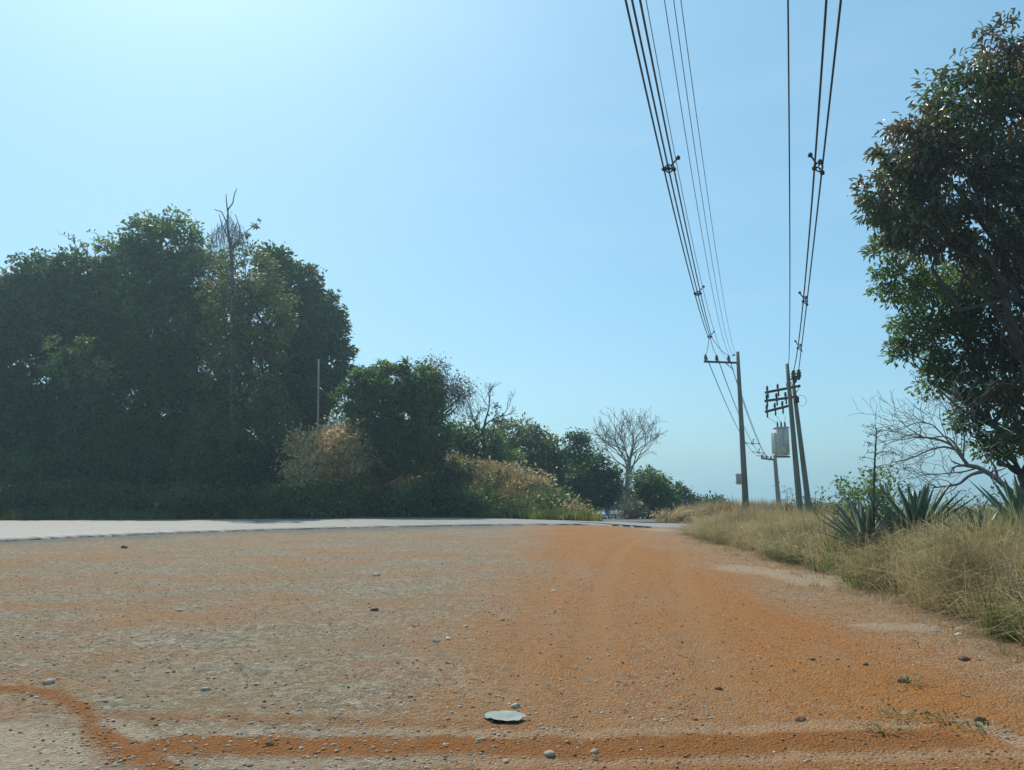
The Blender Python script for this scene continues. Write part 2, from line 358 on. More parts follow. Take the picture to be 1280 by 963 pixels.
def gz(x, y):
    i = np.clip(np.searchsorted(gx, x) - 1, 0, nx - 2); j = np.clip(np.searchsorted(gy, y) - 1, 0, ny - 2); q = Z.reshape(ny, nx)
    u = (x - gx[i]) / (gx[i + 1] - gx[i]); w = (y - gy[j]) / (gy[j + 1] - gy[j])
    return (q[j, i] * (1 - u) + q[j, i + 1] * u) * (1 - w) + (q[j + 1, i] * (1 - u) + q[j + 1, i + 1] * u) * w
def ground_mat():
    m, nt, b, out = newmat('dirt_ground')
    tc = nd(nt, 'ShaderNodeTexCoord'); v = tc.outputs['Object']
    at = lambda n: nd(nt, 'ShaderNodeAttribute', attribute_name=n).outputs['Fac']
    fine = noise(nt, v, 55, 4, .75); mid = noise(nt, v, 9, 5, .65); big = noise(nt, v, 1.1, 4)
    mp = nd(nt, 'ShaderNodeMapping'); mp.inputs['Scale'].default_value = (4.5, .14, 1); nt.links.new(v, mp.inputs[0])
    streak = noise(nt, mp.outputs[0], 1.0, 4, .6)
    grav = ramp(nt, fine, [(.28, (.075, .063, .040)), (.46, (.19, .158, .104)), (.62, (.285, .245, .165)), (.75, (.44, .40, .30))])
    def cells(sc):
        n = nt.nodes.new('ShaderNodeTexVoronoi'); n.inputs['Scale'].default_value = sc; nt.links.new(v, n.inputs['Vector']); sp = nd(nt, 'ShaderNodeSeparateColor'); nt.links.new(n.outputs['Color'], sp.inputs[0]); return sp.outputs[0], n.outputs['Distance']
    c1, d1 = cells(46); c2, d2 = cells(17)
    grav = mixc(nt, .55, grav, ramp(nt, c1, [(.05, (.10, .085, .062)), (.4, (.23, .19, .135)), (.8, (.40, .345, .26)), (.97, (.60, .56, .47))]))
    grav = mixc(nt, .42, grav, ramp(nt, c2, [(.1, (.13, .105, .075)), (.7, (.33, .275, .20)), (.95, (.50, .45, .36))]))
    mpd = nd(nt, 'ShaderNodeMapping'); mpd.inputs['Scale'].default_value = (.35, .8, 1); nt.links.new(v, mpd.inputs[0]); dust = noise(nt, mpd.outputs[0], 1.0, 5, .62)
    grav = mixc(nt, maths(nt, 'MULTIPLY', maths(nt, 'SUBTRACT', dust, .47), 3.4, True), grav, mixc(nt, fine, (.205, .150, .094), (.31, .238, .156)))
    grav = mixc(nt, maths(nt, 'MULTIPLY', maths(nt, 'SUBTRACT', big, .45), 2.0, True), grav, (.28, .165, .085))
    org = ramp(nt, maths(nt, 'ADD', maths(nt, 'MULTIPLY', fine, .45), maths(nt, 'MULTIPLY', mid, .55)), [(.32, (.20, .078, .024)), (.5, (.37, .155, .050)), (.68, (.46, .22, .085))])
    org = mixc(nt, maths(nt, 'MULTIPLY', maths(nt, 'SUBTRACT', streak, .45), 2.8, True), org, (.34, .185, .085))
    org = mixc(nt, .25, org, ramp(nt, c1, [(.04, (.12, .055, .025)), (.3, (.30, .145, .062)), (.9, (.46, .25, .12))]))
    grav = mixc(nt, maths(nt, 'MULTIPLY', at('dark_gravel_edge_shade'), .85), grav, mixc(nt, fine, (.085, .085, .075), (.22, .215, .19)))
    of = maths(nt, 'ADD', at('orange_soil'), maths(nt, 'MULTIPLY', maths(nt, 'SUBTRACT', mid, .5), 1.3), True)
    of = maths(nt, 'MULTIPLY', of, .95)
    of = maths(nt, 'MULTIPLY', of, maths(nt, 'SUBTRACT', 1.0, maths(nt, 'MULTIPLY', at('dark_gravel_edge_shade'), .7)))
    c = mixc(nt, of, grav, org)
    c = mixc(nt, maths(nt, 'MULTIPLY', at('wheel_track'), maths(nt, 'ADD', .15, mid, True)), c, mixc(nt, fine, (.29, .155, .070), (.40, .235, .125)))
    pl = maths(nt, 'MULTIPLY', at('pale_sand_reflection'), maths(nt, 'MULTIPLY', maths(nt, 'SUBTRACT', maths(nt, 'ADD', mid, fine), .62), 1.7, True))
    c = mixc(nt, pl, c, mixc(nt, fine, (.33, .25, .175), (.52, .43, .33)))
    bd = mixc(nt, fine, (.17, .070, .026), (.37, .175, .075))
    c = mixc(nt, maths(nt, 'MULTIPLY', at('reflection_bands'), maths(nt, 'ADD', .7, mid, True)), c, bd)
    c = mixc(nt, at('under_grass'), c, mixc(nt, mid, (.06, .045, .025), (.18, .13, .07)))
    hs = nd(nt, 'ShaderNodeHueSaturation'); hs.inputs['Saturation'].default_value = 1.08; hs.inputs['Value'].default_value = 1.03; hs.inputs['Hue'].default_value = .4995; nt.links.new(c, hs.inputs['Color']); c = hs.outputs[0]
    nt.links.new(c, b.inputs['Base Color']); b.inputs['Roughness'].default_value = .95; b.inputs['Specular IOR Level'].default_value = .15
    hsum = maths(nt, 'ADD', maths(nt, 'ADD', maths(nt, 'MULTIPLY', fine, .6), maths(nt, 'MULTIPLY', mid, .5)), maths(nt, 'MULTIPLY', maths(nt, 'SUBTRACT', 1.0, d1), .5))
    bump(nt, b, hsum, 1.0, .05)
    return m
ground = mb.build('ground', ground_mat(), smooth=True)
for nm, arr in (('orange_soil', orange), ('pale_sand_reflection', pale), ('reflection_bands', band), ('wheel_track', track), ('dark_gravel_edge_shade', shoulder), ('under_grass', soil)):
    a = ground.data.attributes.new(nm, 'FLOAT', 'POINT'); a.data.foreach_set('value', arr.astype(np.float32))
tag(ground, kind='structure')

# road: a raised slab with a broken edge
rn = smooth_pl(resample(road_near, 400), 6); rfa = smooth_pl(resample(road_far, 400), 6)
rn[:, 1] += (fbm(np.arange(400) * .9, 1.5, seed=81) - .5) * .7
mb = MB(); K = 10; rows = []
for k in range(K + 1):
    t = k / K; xy = rn * (1 - t) + rfa * t
    rows.append(np.c_[xy, RZ + .05 * math.sin(math.pi * t) + ((fbm(np.arange(400) * 1.3, 7.7, seed=82) - .6) * .03 if k == 0 else 0) * np.ones(400)])
rows = [np.c_[rn[:, :1], rn[:, 1:] - .10, np.full(400, -.20)]] + rows + [np.c_[rfa[:, :1], rfa[:, 1:] + .1, np.full(400, -.25)]]
V = np.concatenate(rows); i = np.arange(len(rows) - 1)[:, None] * 400 + np.arange(399)[None, :]
mb.add(V, np.stack([i, i + 1, i + 401, i + 400], -1).reshape(-1, 4))
def asphalt():
    m, nt, b, out = newmat('worn_asphalt')
    tc = nd(nt, 'ShaderNodeTexCoord'); v = tc.outputs['Object']
    n1 = noise(nt, v, 40, 3); n2 = noise(nt, v, .5, 4)
    c = mixc(nt, n2, (.155, .148, .130), (.235, .222, .192)); c = mixc(nt, maths(nt, 'MULTIPLY', n1, .5), c, (.10, .10, .096)); mp = nd(nt, 'ShaderNodeMapping'); mp.inputs['Scale'].default_value = (.12, 1.6, 1); nt.links.new(v, mp.inputs[0]); n3 = noise(nt, mp.outputs[0], 1.0, 5, .7)
    c = mixc(nt, maths(nt, 'MULTIPLY', maths(nt, 'SUBTRACT', n3, .52), 4.0, True), c, (.13, .115, .10))
    nt.links.new(c, b.inputs['Base Color']); b.inputs['Roughness'].default_value = .65
    bump(nt, b, n1, .4, .02)
    return m
M['asphalt'] = asphalt()
tag(mb.build('road', M['asphalt'], smooth=False), kind='structure')
# side road dropping away behind the bank
mb = MB(); ys = np.linspace(39, 130, 60); V = []
for y in ys:
    xl = 4.6 + .012 * (y - 39) + .0006 * (y - 39) ** 2; w = 4.4
    for t in (0, .5, 1): V.append((xl + w * t, y, H1(xl + w * t, y) + .03))
i = np.arange(59)[:, None] * 3 + np.arange(2)[None, :]
mb.add(V, np.stack([i, i + 1, i + 4, i + 3], -1).reshape(-1, 4))
M['old_asphalt'] = rough_mat('old_asphalt', (.07, .064, .055), (.12, .11, .095), 1.2, .9, .3, .02)
tag(mb.build('side_road', M['old_asphalt'], smooth=True), kind='structure')

# ------------------------------------------------------------------ foliage
def leaves(mb, c, d, up, L, W, shape='diamond', fold=.25):
    """blades with base at c, along d, facing up; arrays of n"""
    n = len(c); d = d / (np.linalg.norm(d, axis=1)[:, None] + 1e-9)
    s = np.cross(d, up); s /= np.linalg.norm(s, axis=1)[:, None] + 1e-9
    nn = np.cross(s, d); L = L[:, None]; W = W[:, None]
    if shape == 'diamond':
        v = np.stack([c, c + d * L * .45 + s * W * .5 + nn * W * fold * .5, c + d * L, c + d * L * .45 - s * W * .5 + nn * W * fold * .5], 1)
        mb.add(v.reshape(-1, 3), np.arange(n)[:, None] * 4 + np.array([[0, 1, 2, 3]]))
    else:  # lance-shaped leaf folded along its midrib and drooping at the tip
        dr = -nn * L * .10
        v = np.stack([c, c + d * L * .3 + s * W * .5 + nn * W * fold, c + d * L * .72 + s * W * .4 + dr * .5 + nn * W * fold, c + d * L + dr * 1.6,
                      c + d * L * .72 - s * W * .4 + dr * .5 + nn * W * fold, c + d * L * .3 - s * W * .5 + nn * W * fold, c + d * L * .5 + dr * .25], 1)
        b = np.arange(n)[:, None] * 7
        t = np.concatenate([b + np.array([[0, 1, 6]]), b + np.array([[1, 2, 6]]), b + np.array([[2, 3, 6]]), b + np.array([[3, 4, 6]]), b + np.array([[4, 5, 6]]), b + np.array([[5, 0, 6]])])
        mb.add(v.reshape(-1, 3), None, t)
def rdir(rng, n):
    v = rng.normal(size=(n, 3)); return v / (np.linalg.norm(v, axis=1)[:, None] + 1e-9)
def blob(px, py, rx, ry, Y, depth=None):
    c = P(px, py, Y); k = Y / F
    return (c, np.array([rx * k, (depth if depth else (rx + ry) / 2 * k), ry * k]))
def foliage(blobs, rng, dens, clump, per, L, W, droop=.35, shell=.55, shape='diamond', lump=.5, outl=.05):
    mb = MB(); C = []; O = []
    for c, r in blobs:
        area = 4 * math.pi * ((r[0] * r[1]) ** 1.6 / 3 + (r[0] * r[2]) ** 1.6 / 3 + (r[1] * r[2]) ** 1.6 / 3) ** (1 / 1.6)
        n = max(6, int(area * dens)); d = rdir(rng, n)
        rad = shell + (1 - shell) * rng.random(n) ** .6
        rad *= 1 - lump / 2 + lump * fbm(d[:, 0] * 2.1 + c[0], d[:, 1] * 2.1 + c[1], d[:, 2] * 2.1 + c[2], seed=int(rng.integers(999)), oct=3) * 1.1
        out = rng.random(n) < outl; rad[out] *= 1.12
        C.append(c + d * r * rad[:, None]); O.append(d)
    C = np.concatenate(C); O = np.concatenate(O); n = len(C)
    cs = clump * rng.uniform(.55, 1.35, n)
    nl = np.maximum(3, (per * rng.uniform(.5, 1.4, n)).astype(int))
    idx = np.repeat(np.arange(n), nl); m = len(idx)
    off = rdir(rng, m) * (rng.random(m) ** .5)[:, None] * cs[idx][:, None] * np.array([1, 1, .65])
    pos = C[idx] + off
    d = O[idx] * .55 + rdir(rng, m) * .75 + off / (cs[idx][:, None] + 1e-6) * .5 + np.array([0, 0, -droop])
    up = np.array([0, 0, 1.0]) * .9 + rdir(rng, m) * .75
    k = rng.uniform(.65, 1.3, m)
    leaves(mb, pos, d, up, L * k, W * k * rng.uniform(.8, 1.2, m), shape)
    return mb
def limbs(base, blobs, r0, rng, top=None, wig=.05, thin=.25, twigs=3):
    mb = MB(); base = np.asarray(base, float)
    hi = max(blobs, key=lambda b: b[0][2])[0] if top is None else np.asarray(top)
    L = np.linalg.norm(hi - base); t = np.linspace(0, 1, 9)
    tr = base + (hi - base) * t[:, None]; tr[1:-1] += rng.normal(size=(7, 3)) * L * wig * np.array([1, 1, .2])
    tr[0, 2] -= .25
    mb.tube(tr, r0 * (1 - .8 * t) * np.where(t < .1, 1.25, 1), 9)
    for c, r in blobs:
        k = int(np.clip(round((c[2] - base[2]) / max(hi[2] - base[2], .1) * 8 * .55), 1, 7)); a = tr[k]; e = c + rng.normal(size=3) * r * .2
        for q in range(twigs):
            s = np.linspace(0, 1, 6); ee = e if q == 0 else c + rdir(rng, 1)[0] * r * .8
            pl = a + (ee - a) * s[:, None]; pl[1:-1] += rng.normal(size=(4, 3)) * np.linalg.norm(ee - a) * .06; pl[:, 2] += np.sin(s * math.pi) * .06 * np.linalg.norm(ee - a)
            mb.tube(pl, r0 * (.42 if q == 0 else .22) * (1 - thin * 3 * s), 6)
    return mb
def tree(name, label, cat, blobs, mat, base, r0, seed, dens=2.1, clump=.75, per=46, L=.30, W=.15, bark='bark', group=None, shape='diamond', droop=.35, shell=.5, lump=.85, twigs=3, outl=.08, shoots=0):
    rng = np.random.default_rng(seed)
    t = thing(name, base, label, cat, group)
    limbs(base, blobs, r0, rng, twigs=twigs).build('trunk' if cat == 'tree' else 'stem', M[bark], t, smooth=True)
    foliage(blobs, rng, dens, clump, per, L, W, droop, shell, shape, lump, outl).build('crown' if cat == 'tree' else 'foliage', M[mat], t)
    if shoots:
        mb, ml = MB(), MB()
        for k in range(shoots):
            c, r = blobs[int(rng.integers(min(4, len(blobs))))]; a = rng.uniform(0, 6.28); p = c + r * np.array([math.cos(a) * .6, math.sin(a) * .5, .72]); ln = rng.uniform(.7, 1.6); d = np.array([rng.normal() * .5, rng.normal() * .4, 1.0])
            q = np.linspace(0, 1, 7)[:, None]; cv = p + d * ln * q + np.array([rng.normal() * .5, 0, -.25]) * ln * q ** 2.5; mb.tube(cv, np.linspace(.02, .011, 7), 4)
            m = int(rng.integers(4, 13)); leaves(ml, cv[rng.integers(3, 7, m)] + rng.normal(size=(m, 3)) * .05, rdir(rng, m), rdir(rng, m) * .4 + np.array([0, 0, 1]), np.full(m, L * .8), np.full(m, W * .8))
        o = mb.build('shoots', M['bark'], t); ml.build('shoot_leaves', M[mat], o)
    return t
def branch(mb, rng, p, d, L, r, depth, spread=.6, kids=(3, 4), up=.15, wob=.18, shrink=.62, rmin=.004, sides=5):
    n = 6; pts = [np.asarray(p, float)]; d = d / np.linalg.norm(d); dirs = [d]
    for k in range(n - 1):
        d = d + rng.normal(size=3) * wob + np.array([0, 0, up * .25]); d /= np.linalg.norm(d)
        pts.append(pts[-1] + d * L / (n - 1)); dirs.append(d)
    mb.tube(pts, np.maximum(np.linspace(r, r * .5, n), rmin), sides, cap=False)
    if depth <= 0: return
    for k in range(int(rng.integers(kids[0], kids[1] + 1))):
        i = int(rng.integers(2, n)) if k else n - 1
        nd_ = dirs[i] + rdir(rng, 1)[0] * spread + np.array([0, 0, up]); nd_ /= np.linalg.norm(nd_)
        branch(mb, rng, pts[i], nd_, L * shrink * rng.uniform(.75, 1.2), max(r * .55, rmin), depth - 1, spread, kids, up, wob, shrink, rmin, max(3, sides - 1))

def bl(Y, *s): return [blob(a, b, c, d, Y) for a, b, c, d in s]

# --- the tall wood on the left bank
tree('vine_covered_tree', 'dark vine-draped tree at the left edge of the wood, lower than its neighbour', 'tree',
     bl(54, (100, 336, 28, 26), (52, 348, 30, 30), (8, 372, 30, 26), (20, 395, 62, 45), (75, 385, 48, 45), (-50, 410, 60, 70), (30, 460, 80, 75), (105, 430, 48, 60), (-40, 520, 70, 70), (60, 545, 75, 65), (10, 610, 90, 45)),
     'leaf_dark', on(40, 54), .35, 101, L=.34, W=.17, shoots=14)
tree('tall_tree', 'tallest dense dark green tree at the peak of the left wood', 'tree',
     bl(55, (207, 312, 44, 44), (165, 345, 52, 42), (245, 352, 42, 44), (200, 410, 70, 60), (145, 430, 45, 60), (255, 450, 48, 60), (190, 510, 75, 70), (140, 560, 60, 65), (250, 560, 60, 65), (200, 615, 90, 40)),
     'leaf_mid', on(195, 55), .45, 102, L=.34, W=.17, shoots=16)
tree('vine_covered_tree', 'olive tree smothered in hanging vines right of the tallest tree', 'tree',
     bl(50, (310, 348, 36, 38), (290, 385, 36, 42), (330, 400, 36, 50), (305, 460, 46, 60), (320, 535, 50, 65), (285, 560, 45, 60), (300, 612, 60, 38)),
     'leaf_olive', on(308, 50), .32, 103, L=.26, W=.12, per=34, shoots=6)
tree('broadleaf_tree', 'dark broadleaf tree ending the left wood behind the thin pale post', 'tree',
     bl(58, (345, 330, 20, 20), (372, 365, 30, 32), (400, 405, 30, 36), (412, 450, 24, 44), (370, 430, 40, 50), (385, 490, 36, 40), (360, 520, 42, 50), (365, 590, 46, 45)),
     'leaf_dark', on(372, 58), .38, 104, L=.40, W=.22)
tree('sunlit_branch_tree', 'small leafy tree with sunlight painted as pale yellow-green leaves in front of the dark wood, below the leftmost crown', 'tree',
     bl(47.5, (88, 430, 24, 16), (62, 452, 18, 12), (115, 458, 20, 10), (138, 470, 20, 7), (96, 470, 16, 14)), 'leaf_lit', on(90, 47.5), .09, 108, L=.26, W=.13, dens=1.6, clump=.5, per=20)  # sunlit look of this foliage is put into its paler leaf colour
rng = np.random.default_rng(105)
# dead vine-hung snag above the wood
b0 = P(290, 330, 49); t = thing('dead_tree', on(290, 49), 'bare dead tree poking above the left wood, hung with dry vines', 'tree')
mb = MB(); top = P(285, 262, 49)
mb.tube([on(290, 49, -.2), P(291, 450, 49), b0, P(287, 300, 49), P(284.5, 283, 49), top], [.22, .18, .11, .09, .07, .05], 7)
for q in ([(284.5, 264), (283, 252), (282.5, 243)], [(285, 262), (291, 254), (293, 243), (296, 236)], [(284, 280), (277, 265), (268, 262)], [(286, 300), (277, 280), (274, 268)],
          [(288, 310), (301, 297), (311, 287), (322, 281)], [(288, 315), (299, 300), (300, 285), (294, 268)]):
    mb.tube([P(a, b, 49 + rng.normal() * .3) for a, b in q], np.linspace(.05, .025, len(q)), 5)
mb.build('trunk', M['bark_grey'], t, smooth=True)
mb = MB()
for k in range(150):
    a = rng.uniform(263, 309); b = 266 + abs(a - 285) * 1.0 + rng.uniform(0, 12)
    p0 = P(a, b, 49 + rng.normal() * .6); ln = rng.uniform(.6, 2.2)
    if b > 300: continue
    n = 5; s = np.linspace(0, 1, n)[:, None]
    mb.tube(p0 + s * np.array([rng.normal() * .3, rng.normal() * .3, -ln]) + rng.normal(size=(n, 3)) * .08, .011, 3, cap=False)
mb.build('hanging_vines', M['bark_grey'], t)
mb = foliage(bl(49, (322, 281, 7, 4), (306, 292, 4, 3), (296, 305, 12, 6)), rng, 3, .16, 9, .24, .09); mb.build('foliage', M['leaf_dark'], t)
# stray shoots along the skyline belong to the trees: thin runners as part of the tallest tree
# --- middle clump with a vine tower
tree('vine_covered_tree', 'bright green vine-covered tree beside the thin pale post, crowned by two palm-like rosettes', 'tree',
     bl(47, (490, 484, 40, 30), (462, 480, 24, 24), (525, 482, 28, 28), (442, 500, 20, 22), (470, 520, 34, 46), (505, 520, 34, 46), (535, 535, 24, 44), (482, 560, 34, 34), (520, 565, 28, 30)),
     'leaf_vine', on(488, 47), .3, 106, L=.22, W=.13, per=34, dens=4.2, clump=.42, lump=.4)
t = tree('drooping_tree', 'greyish drooping tree with twiggy hanging branches right of the vine tower', 'tree',
     bl(48, (538, 468, 22, 20), (560, 482, 24, 14), (578, 488, 14, 10), (548, 500, 20, 20), (540, 545, 20, 40)), 'leaf_dry', on(545, 48), .22, 107, L=.18, W=.07, per=26, dens=4.0, twigs=4)
mb = MB(); rng = np.random.default_rng(7)
for k in range(190):
    a = rng.uniform(528, 592); p0 = P(a, 462 + max(0, a - 556) * .55 + rng.uniform(0, 30), 48 + rng.normal() * .6); s = np.linspace(0, 1, 5)[:, None]
    mb.tube(p0 + s * np.array([rng.normal() * .6, rng.normal() * .4, -rng.uniform(.5, 1.9)]) + rng.normal(size=(5, 3)) * .09, .012, 3, cap=False)
mb.build('hanging_twigs', M['bark_grey'], t)
# palm-like rosettes on the vine tower
rng = np.random.default_rng(8)
first = None
for k, (px, py, lab) in enumerate([(482, 457, 'left of two small palm-like rosettes on top of the vine tower'), (508, 455, 'right of two small palm-like rosettes on top of the vine tower')]):
    if first is None:
        mb = MB()
        for j in range(22):
            az = rng.uniform(0, 2 * math.pi); el = rng.uniform(.1, 1.3); s = np.linspace(0, 1, 5); L = rng.uniform(.6, .95)
            r = s * L * math.cos(el); z = s * L * math.sin(el) - s ** 2 * .28
            c = np.stack([r * math.cos(az), r * math.sin(az), z], 1); sd = np.array([-math.sin(az), math.cos(az), 0]); w = .07 * np.array([.6, 1, .9, .6, .05])
            V = np.concatenate([c + sd * w[:, None], c - sd * w[:, None]]); mb.add(V, [(a, a + 1, a + 6, a + 5) for a in range(4)])
        mb.add(np.array([[0.03 * math.cos(a), .03 * math.sin(a), z] for z in (-.5, 0.05) for a in np.arange(6) * math.pi / 3]), [(a, (a + 1) % 6, 6 + (a + 1) % 6, 6 + a) for a in range(6)])
        first = o = mb.build('palm_rosette', M['leaf_lit'], loc=(0, 0, 0))
    else:
        o = first.copy(); COL.objects.link(o); o.rotation_euler.z = 1.2
    o.location = P(px, py, 46.6); tag(o, lab, 'plant', 'palm-like rosettes on the vine tower')
# --- the line of trees running away to the right
t = thing('bare_tree', on(606, 54), 'small dark half-bare tree with forked branches above the green bushes', 'tree')
mb = MB(); rng = np.random.default_rng(110)
p0 = on(606, 54); mb.tube([p0, P(605, 560, 54), P(604, 540, 54), P(607, 525, 54)], [.18, .13, .10, .08], 6)
for q, dr in (((607, 525), (.35, .1, 1)), ((604, 540), (-.9, 0, .8)), ((604, 535), (.8, .1, .8)), ((605, 548), (-.5, .2, 1))):
    branch(mb, rng, P(*q, 54), np.array(dr), 1.5, .07, 3, .8, (3, 4), .2, .2, rmin=.012)
mb.build('trunk', M['bark'], t, smooth=True)
foliage(bl(54, (617, 511, 10, 8), (592, 527, 8, 6), (624, 524, 6, 5), (604, 515, 5, 4)), rng, 4, .2, 7, .2, .09).build('crown', M['leaf_dark'], t)
tree('leafy_tree', 'rounded bright green bushy tree behind the brown slope, under the half-bare tree', 'tree',
     bl(54, (578, 545, 24, 16), (602, 560, 28, 22), (560, 565, 18, 28), (628, 582, 26, 24), (590, 590, 28, 24), (570, 600, 24, 20)), 'leaf_vine', on(590, 54), .2, 111, L=.28, W=.15)
tree('leafy_tree', 'olive green domed tree in the middle of the receding tree line', 'tree',
     bl(60, (640, 548, 34, 24), (664, 562, 24, 26), (622, 560, 22, 24), (655, 590, 30, 28), (630, 592, 24, 26)), 'leaf_olive', on(645, 60), .22, 112, L=.26, W=.12)
tree('leafy_tree', 'low green tree between the olive dome and the vine-wrapped stump', 'tree',
     bl(62, (690, 566, 24, 18), (706, 584, 28, 24), (678, 590, 26, 24), (700, 612, 30, 20), (670, 605, 24, 20)), 'leaf_vine', on(695, 62), .2, 113, L=.28, W=.14)
tree('vine_wrapped_stump', 'dark leaning column of vines like a stump rising from the receding tree line', 'tree',
     bl(60, (719, 553, 10, 12), (727, 566, 12, 16), (733, 588, 14, 18), (735, 612, 16, 16)), 'leaf_dark', on(730, 60), .25, 114, L=.22, W=.12, dens=3.4, lump=.35)
tree('shady_tree', 'very dark shady tree at the end of the receding tree line by the bend', 'tree',
     bl(58, (748, 590, 20, 20), (755, 609, 22, 20), (732, 616, 22, 18), (722, 606, 18, 20)), 'leaf_dark', on(728, 58), .25, 115, L=.28, W=.15, dens=2.8)
# big bare tree
t = thing('bare_tree', on(784, 66), 'tall pale leafless tree with a fan of upright branches by the bend', 'tree')
mb = MB(); rng = np.random.default_rng(120)
mb.tube([on(783, 66, -.2), P(784, 610, 66), P(785, 590, 66), P(787, 572, 66)], [.28, .22, .19, .17], 8)
for k in range(13):
    a = k / 13 * 2 * math.pi + rng.normal() * .2; w_ = rng.uniform(.35, 1.35)
    branch(mb, rng, P(786 + rng.normal(), rng.uniform(572, 598), 66), np.array([math.cos(a) * w_, math.sin(a) * w_, .95]), 1.95, .075, 4, .72, (2, 3), .13, .13, .70, rmin=.016)
mb.build('trunk', M['bark_pale'], t, smooth=True)
foliage(bl(66, (786, 590, 9, 12), (781, 606, 10, 12)), rng, 2, .3, 12, .2, .07).build('hanging_vines', M['leaf_dry'], t)
tree('leafy_tree', 'dark green tree with a round crown right of the leafless tree', 'tree',
     bl(56, (812, 602, 18, 18), (824, 618, 18, 18), (806, 628, 14, 18), (828, 638, 18, 14), (815, 610, 14, 16)), 'leaf_mid', on(817, 56), .2, 121, L=.28, W=.12, dens=2.2)
tree('leafy_tree', 'smaller tree beside the dirt track end, left of the far low bush', 'tree',
     bl(58, (846, 616, 15, 11), (855, 628, 15, 12), (838, 634, 14, 12)), 'leaf_dark', on(846, 58), .15, 122, L=.26, W=.12)
tree('far_tree', 'far dark tree behind the guard rail at the end of the side road', 'tree', bl(120, (770, 622, 20, 12), (752, 624, 18, 12), (792, 628, 18, 10), (770, 636, 34, 9)), 'leaf_far', on(772, 120), .2, 125, L=.5, W=.25, dens=1.2, clump=1.2)
tree('far_bush', 'low hazy green bush on the skyline left of the nearer pole', 'bush',
     bl(72, (880, 629, 22, 7), (866, 634, 14, 7), (895, 632, 12, 6)), 'leaf_far', on(880, 72), .1, 123, L=.3, W=.14)
tree('roadside_shrub', 'low tan scrub beside the end of the dirt track, before the small tree', 'shrub', bl(40, (842, 645, 20, 9), (862, 643, 18, 9), (825, 649, 12, 6)), 'leaf_straw', on(846, 40), .05, 126, L=.2, W=.04, dens=4, clump=.35)
tree('roadside_shrub', 'tan dry bushy shrub under the leafless tree by the bend', 'shrub',
     bl(50, (791, 637, 10, 12), (786, 646, 12, 9)), 'leaf_dry', on(789, 50), .06, 124, L=.22, W=.06, dens=4)

# --- shrubs along the foot of the bank
shr = [(-30, 628, 60, 30, 44, 'dark'), (60, 630, 55, 28, 43.5, 'dark'), (140, 630, 50, 30, 44, 'dark'), (215, 632, 45, 26, 44, 'mid'), (285, 632, 42, 24, 44.5, 'dark'), (345, 630, 38, 26, 45, 'mid'),
       (398, 626, 40, 26, 43.4, 'mid'), (438, 624, 28, 22, 46, 'mid'), (500, 626, 36, 22, 45.5, 'mid'), (548, 628, 26, 22, 46.5, 'dark'), (463, 634, 24, 14, 46.6, 'mid'), (585, 632, 26, 18, 46, 'mid'), (560, 600, 22, 26, 49, 'dark'), (620, 612, 14, 24, 48, 'dark')]
sh_lab = ['dark shrub at the foot of the bank, first from the left edge', 'broad dark shrub at the foot of the bank under the leftmost tree', 'dark shrub at the foot of the bank below the tall tree, left side', 'green shrub at the foot of the bank directly below the tall tree',
          'dark shrub at the foot of the bank below the olive vine tree', 'green shrub at the foot of the bank below the dark broadleaf tree', 'low green shrub at the roadside below the thin pale post', 'dark shrub below the dry grass patch left of the vine tower',
          'green shrub at the base of the vine tower', 'dark shrub below the drooping grey tree', 'low bright shrub at the road edge before the vine tower', 'low green shrub at the road edge right of the drooping tree', 'dark shrub on the slope just right of the vine tower', 'narrow dark shrub on the brown slope between two dry grass patches']
shr += [(20, 596, 60, 36, 49, 'mid'), (105, 592, 55, 38, 50, 'dark'), (185, 596, 55, 36, 49, 'dark'), (262, 590, 50, 38, 49.5, 'olive'), (322, 588, 40, 38, 49, 'dark'), (-60, 590, 60, 44, 50, 'dark'), (70, 556, 60, 40, 53, 'dark'), (165, 556, 60, 40, 53, 'mid'), (420, 560, 22, 22, 51, 'olive'), (655, 612, 18, 14, 47.5, 'olive'), (690, 620, 16, 12, 45.5, 'mid')]
shr += [(384, 578, 24, 40, 44.2, 'straw'), (428, 560, 32, 34, 45.4, 'straw'), (577, 592, 20, 20, 49, 'dark'), (603, 630, 20, 16, 46, 'mid'), (640, 634, 20, 12, 44.5, 'dark'), (668, 603, 20, 14, 47, 'straw'), (702, 628, 15, 11, 44, 'vine'), (638, 596, 16, 14, 49.5, 'straw'), (722, 636, 12, 9, 42.5, 'straw'), (600, 588, 16, 14, 50.5, 'straw'), (675, 632, 18, 11, 43.6, 'vine'), (432, 532, 26, 16, 50, 'straw'), (530, 612, 24, 22, 47.6, 'mid')]
sh_lab += ['straw-brown bush hiding the foot of the thin pale post', 'wide straw-brown bush between the thin pale post and the vine tower', 'dark green bush at the right foot of the drooping grey tree', 'green bush at the roadside between two darker bushes, left part of the brown slope', 'low dark bush at the roadside below the brown slope', 'brown dry bush on the crest of the grass slope', 'bright green bush near the right end of the slope', 'brown dry bush on the slope behind the narrow dark shrub',
           'small brown tuft bush at the very end of the slope by the bend', 'brown dry bush on the crest beside the drooping grey tree', 'bright yellow-green low bush at the roadside of the slope', 'low brown bush high on the bank behind the straw bushes', 'green bush under the right side of the vine tower']
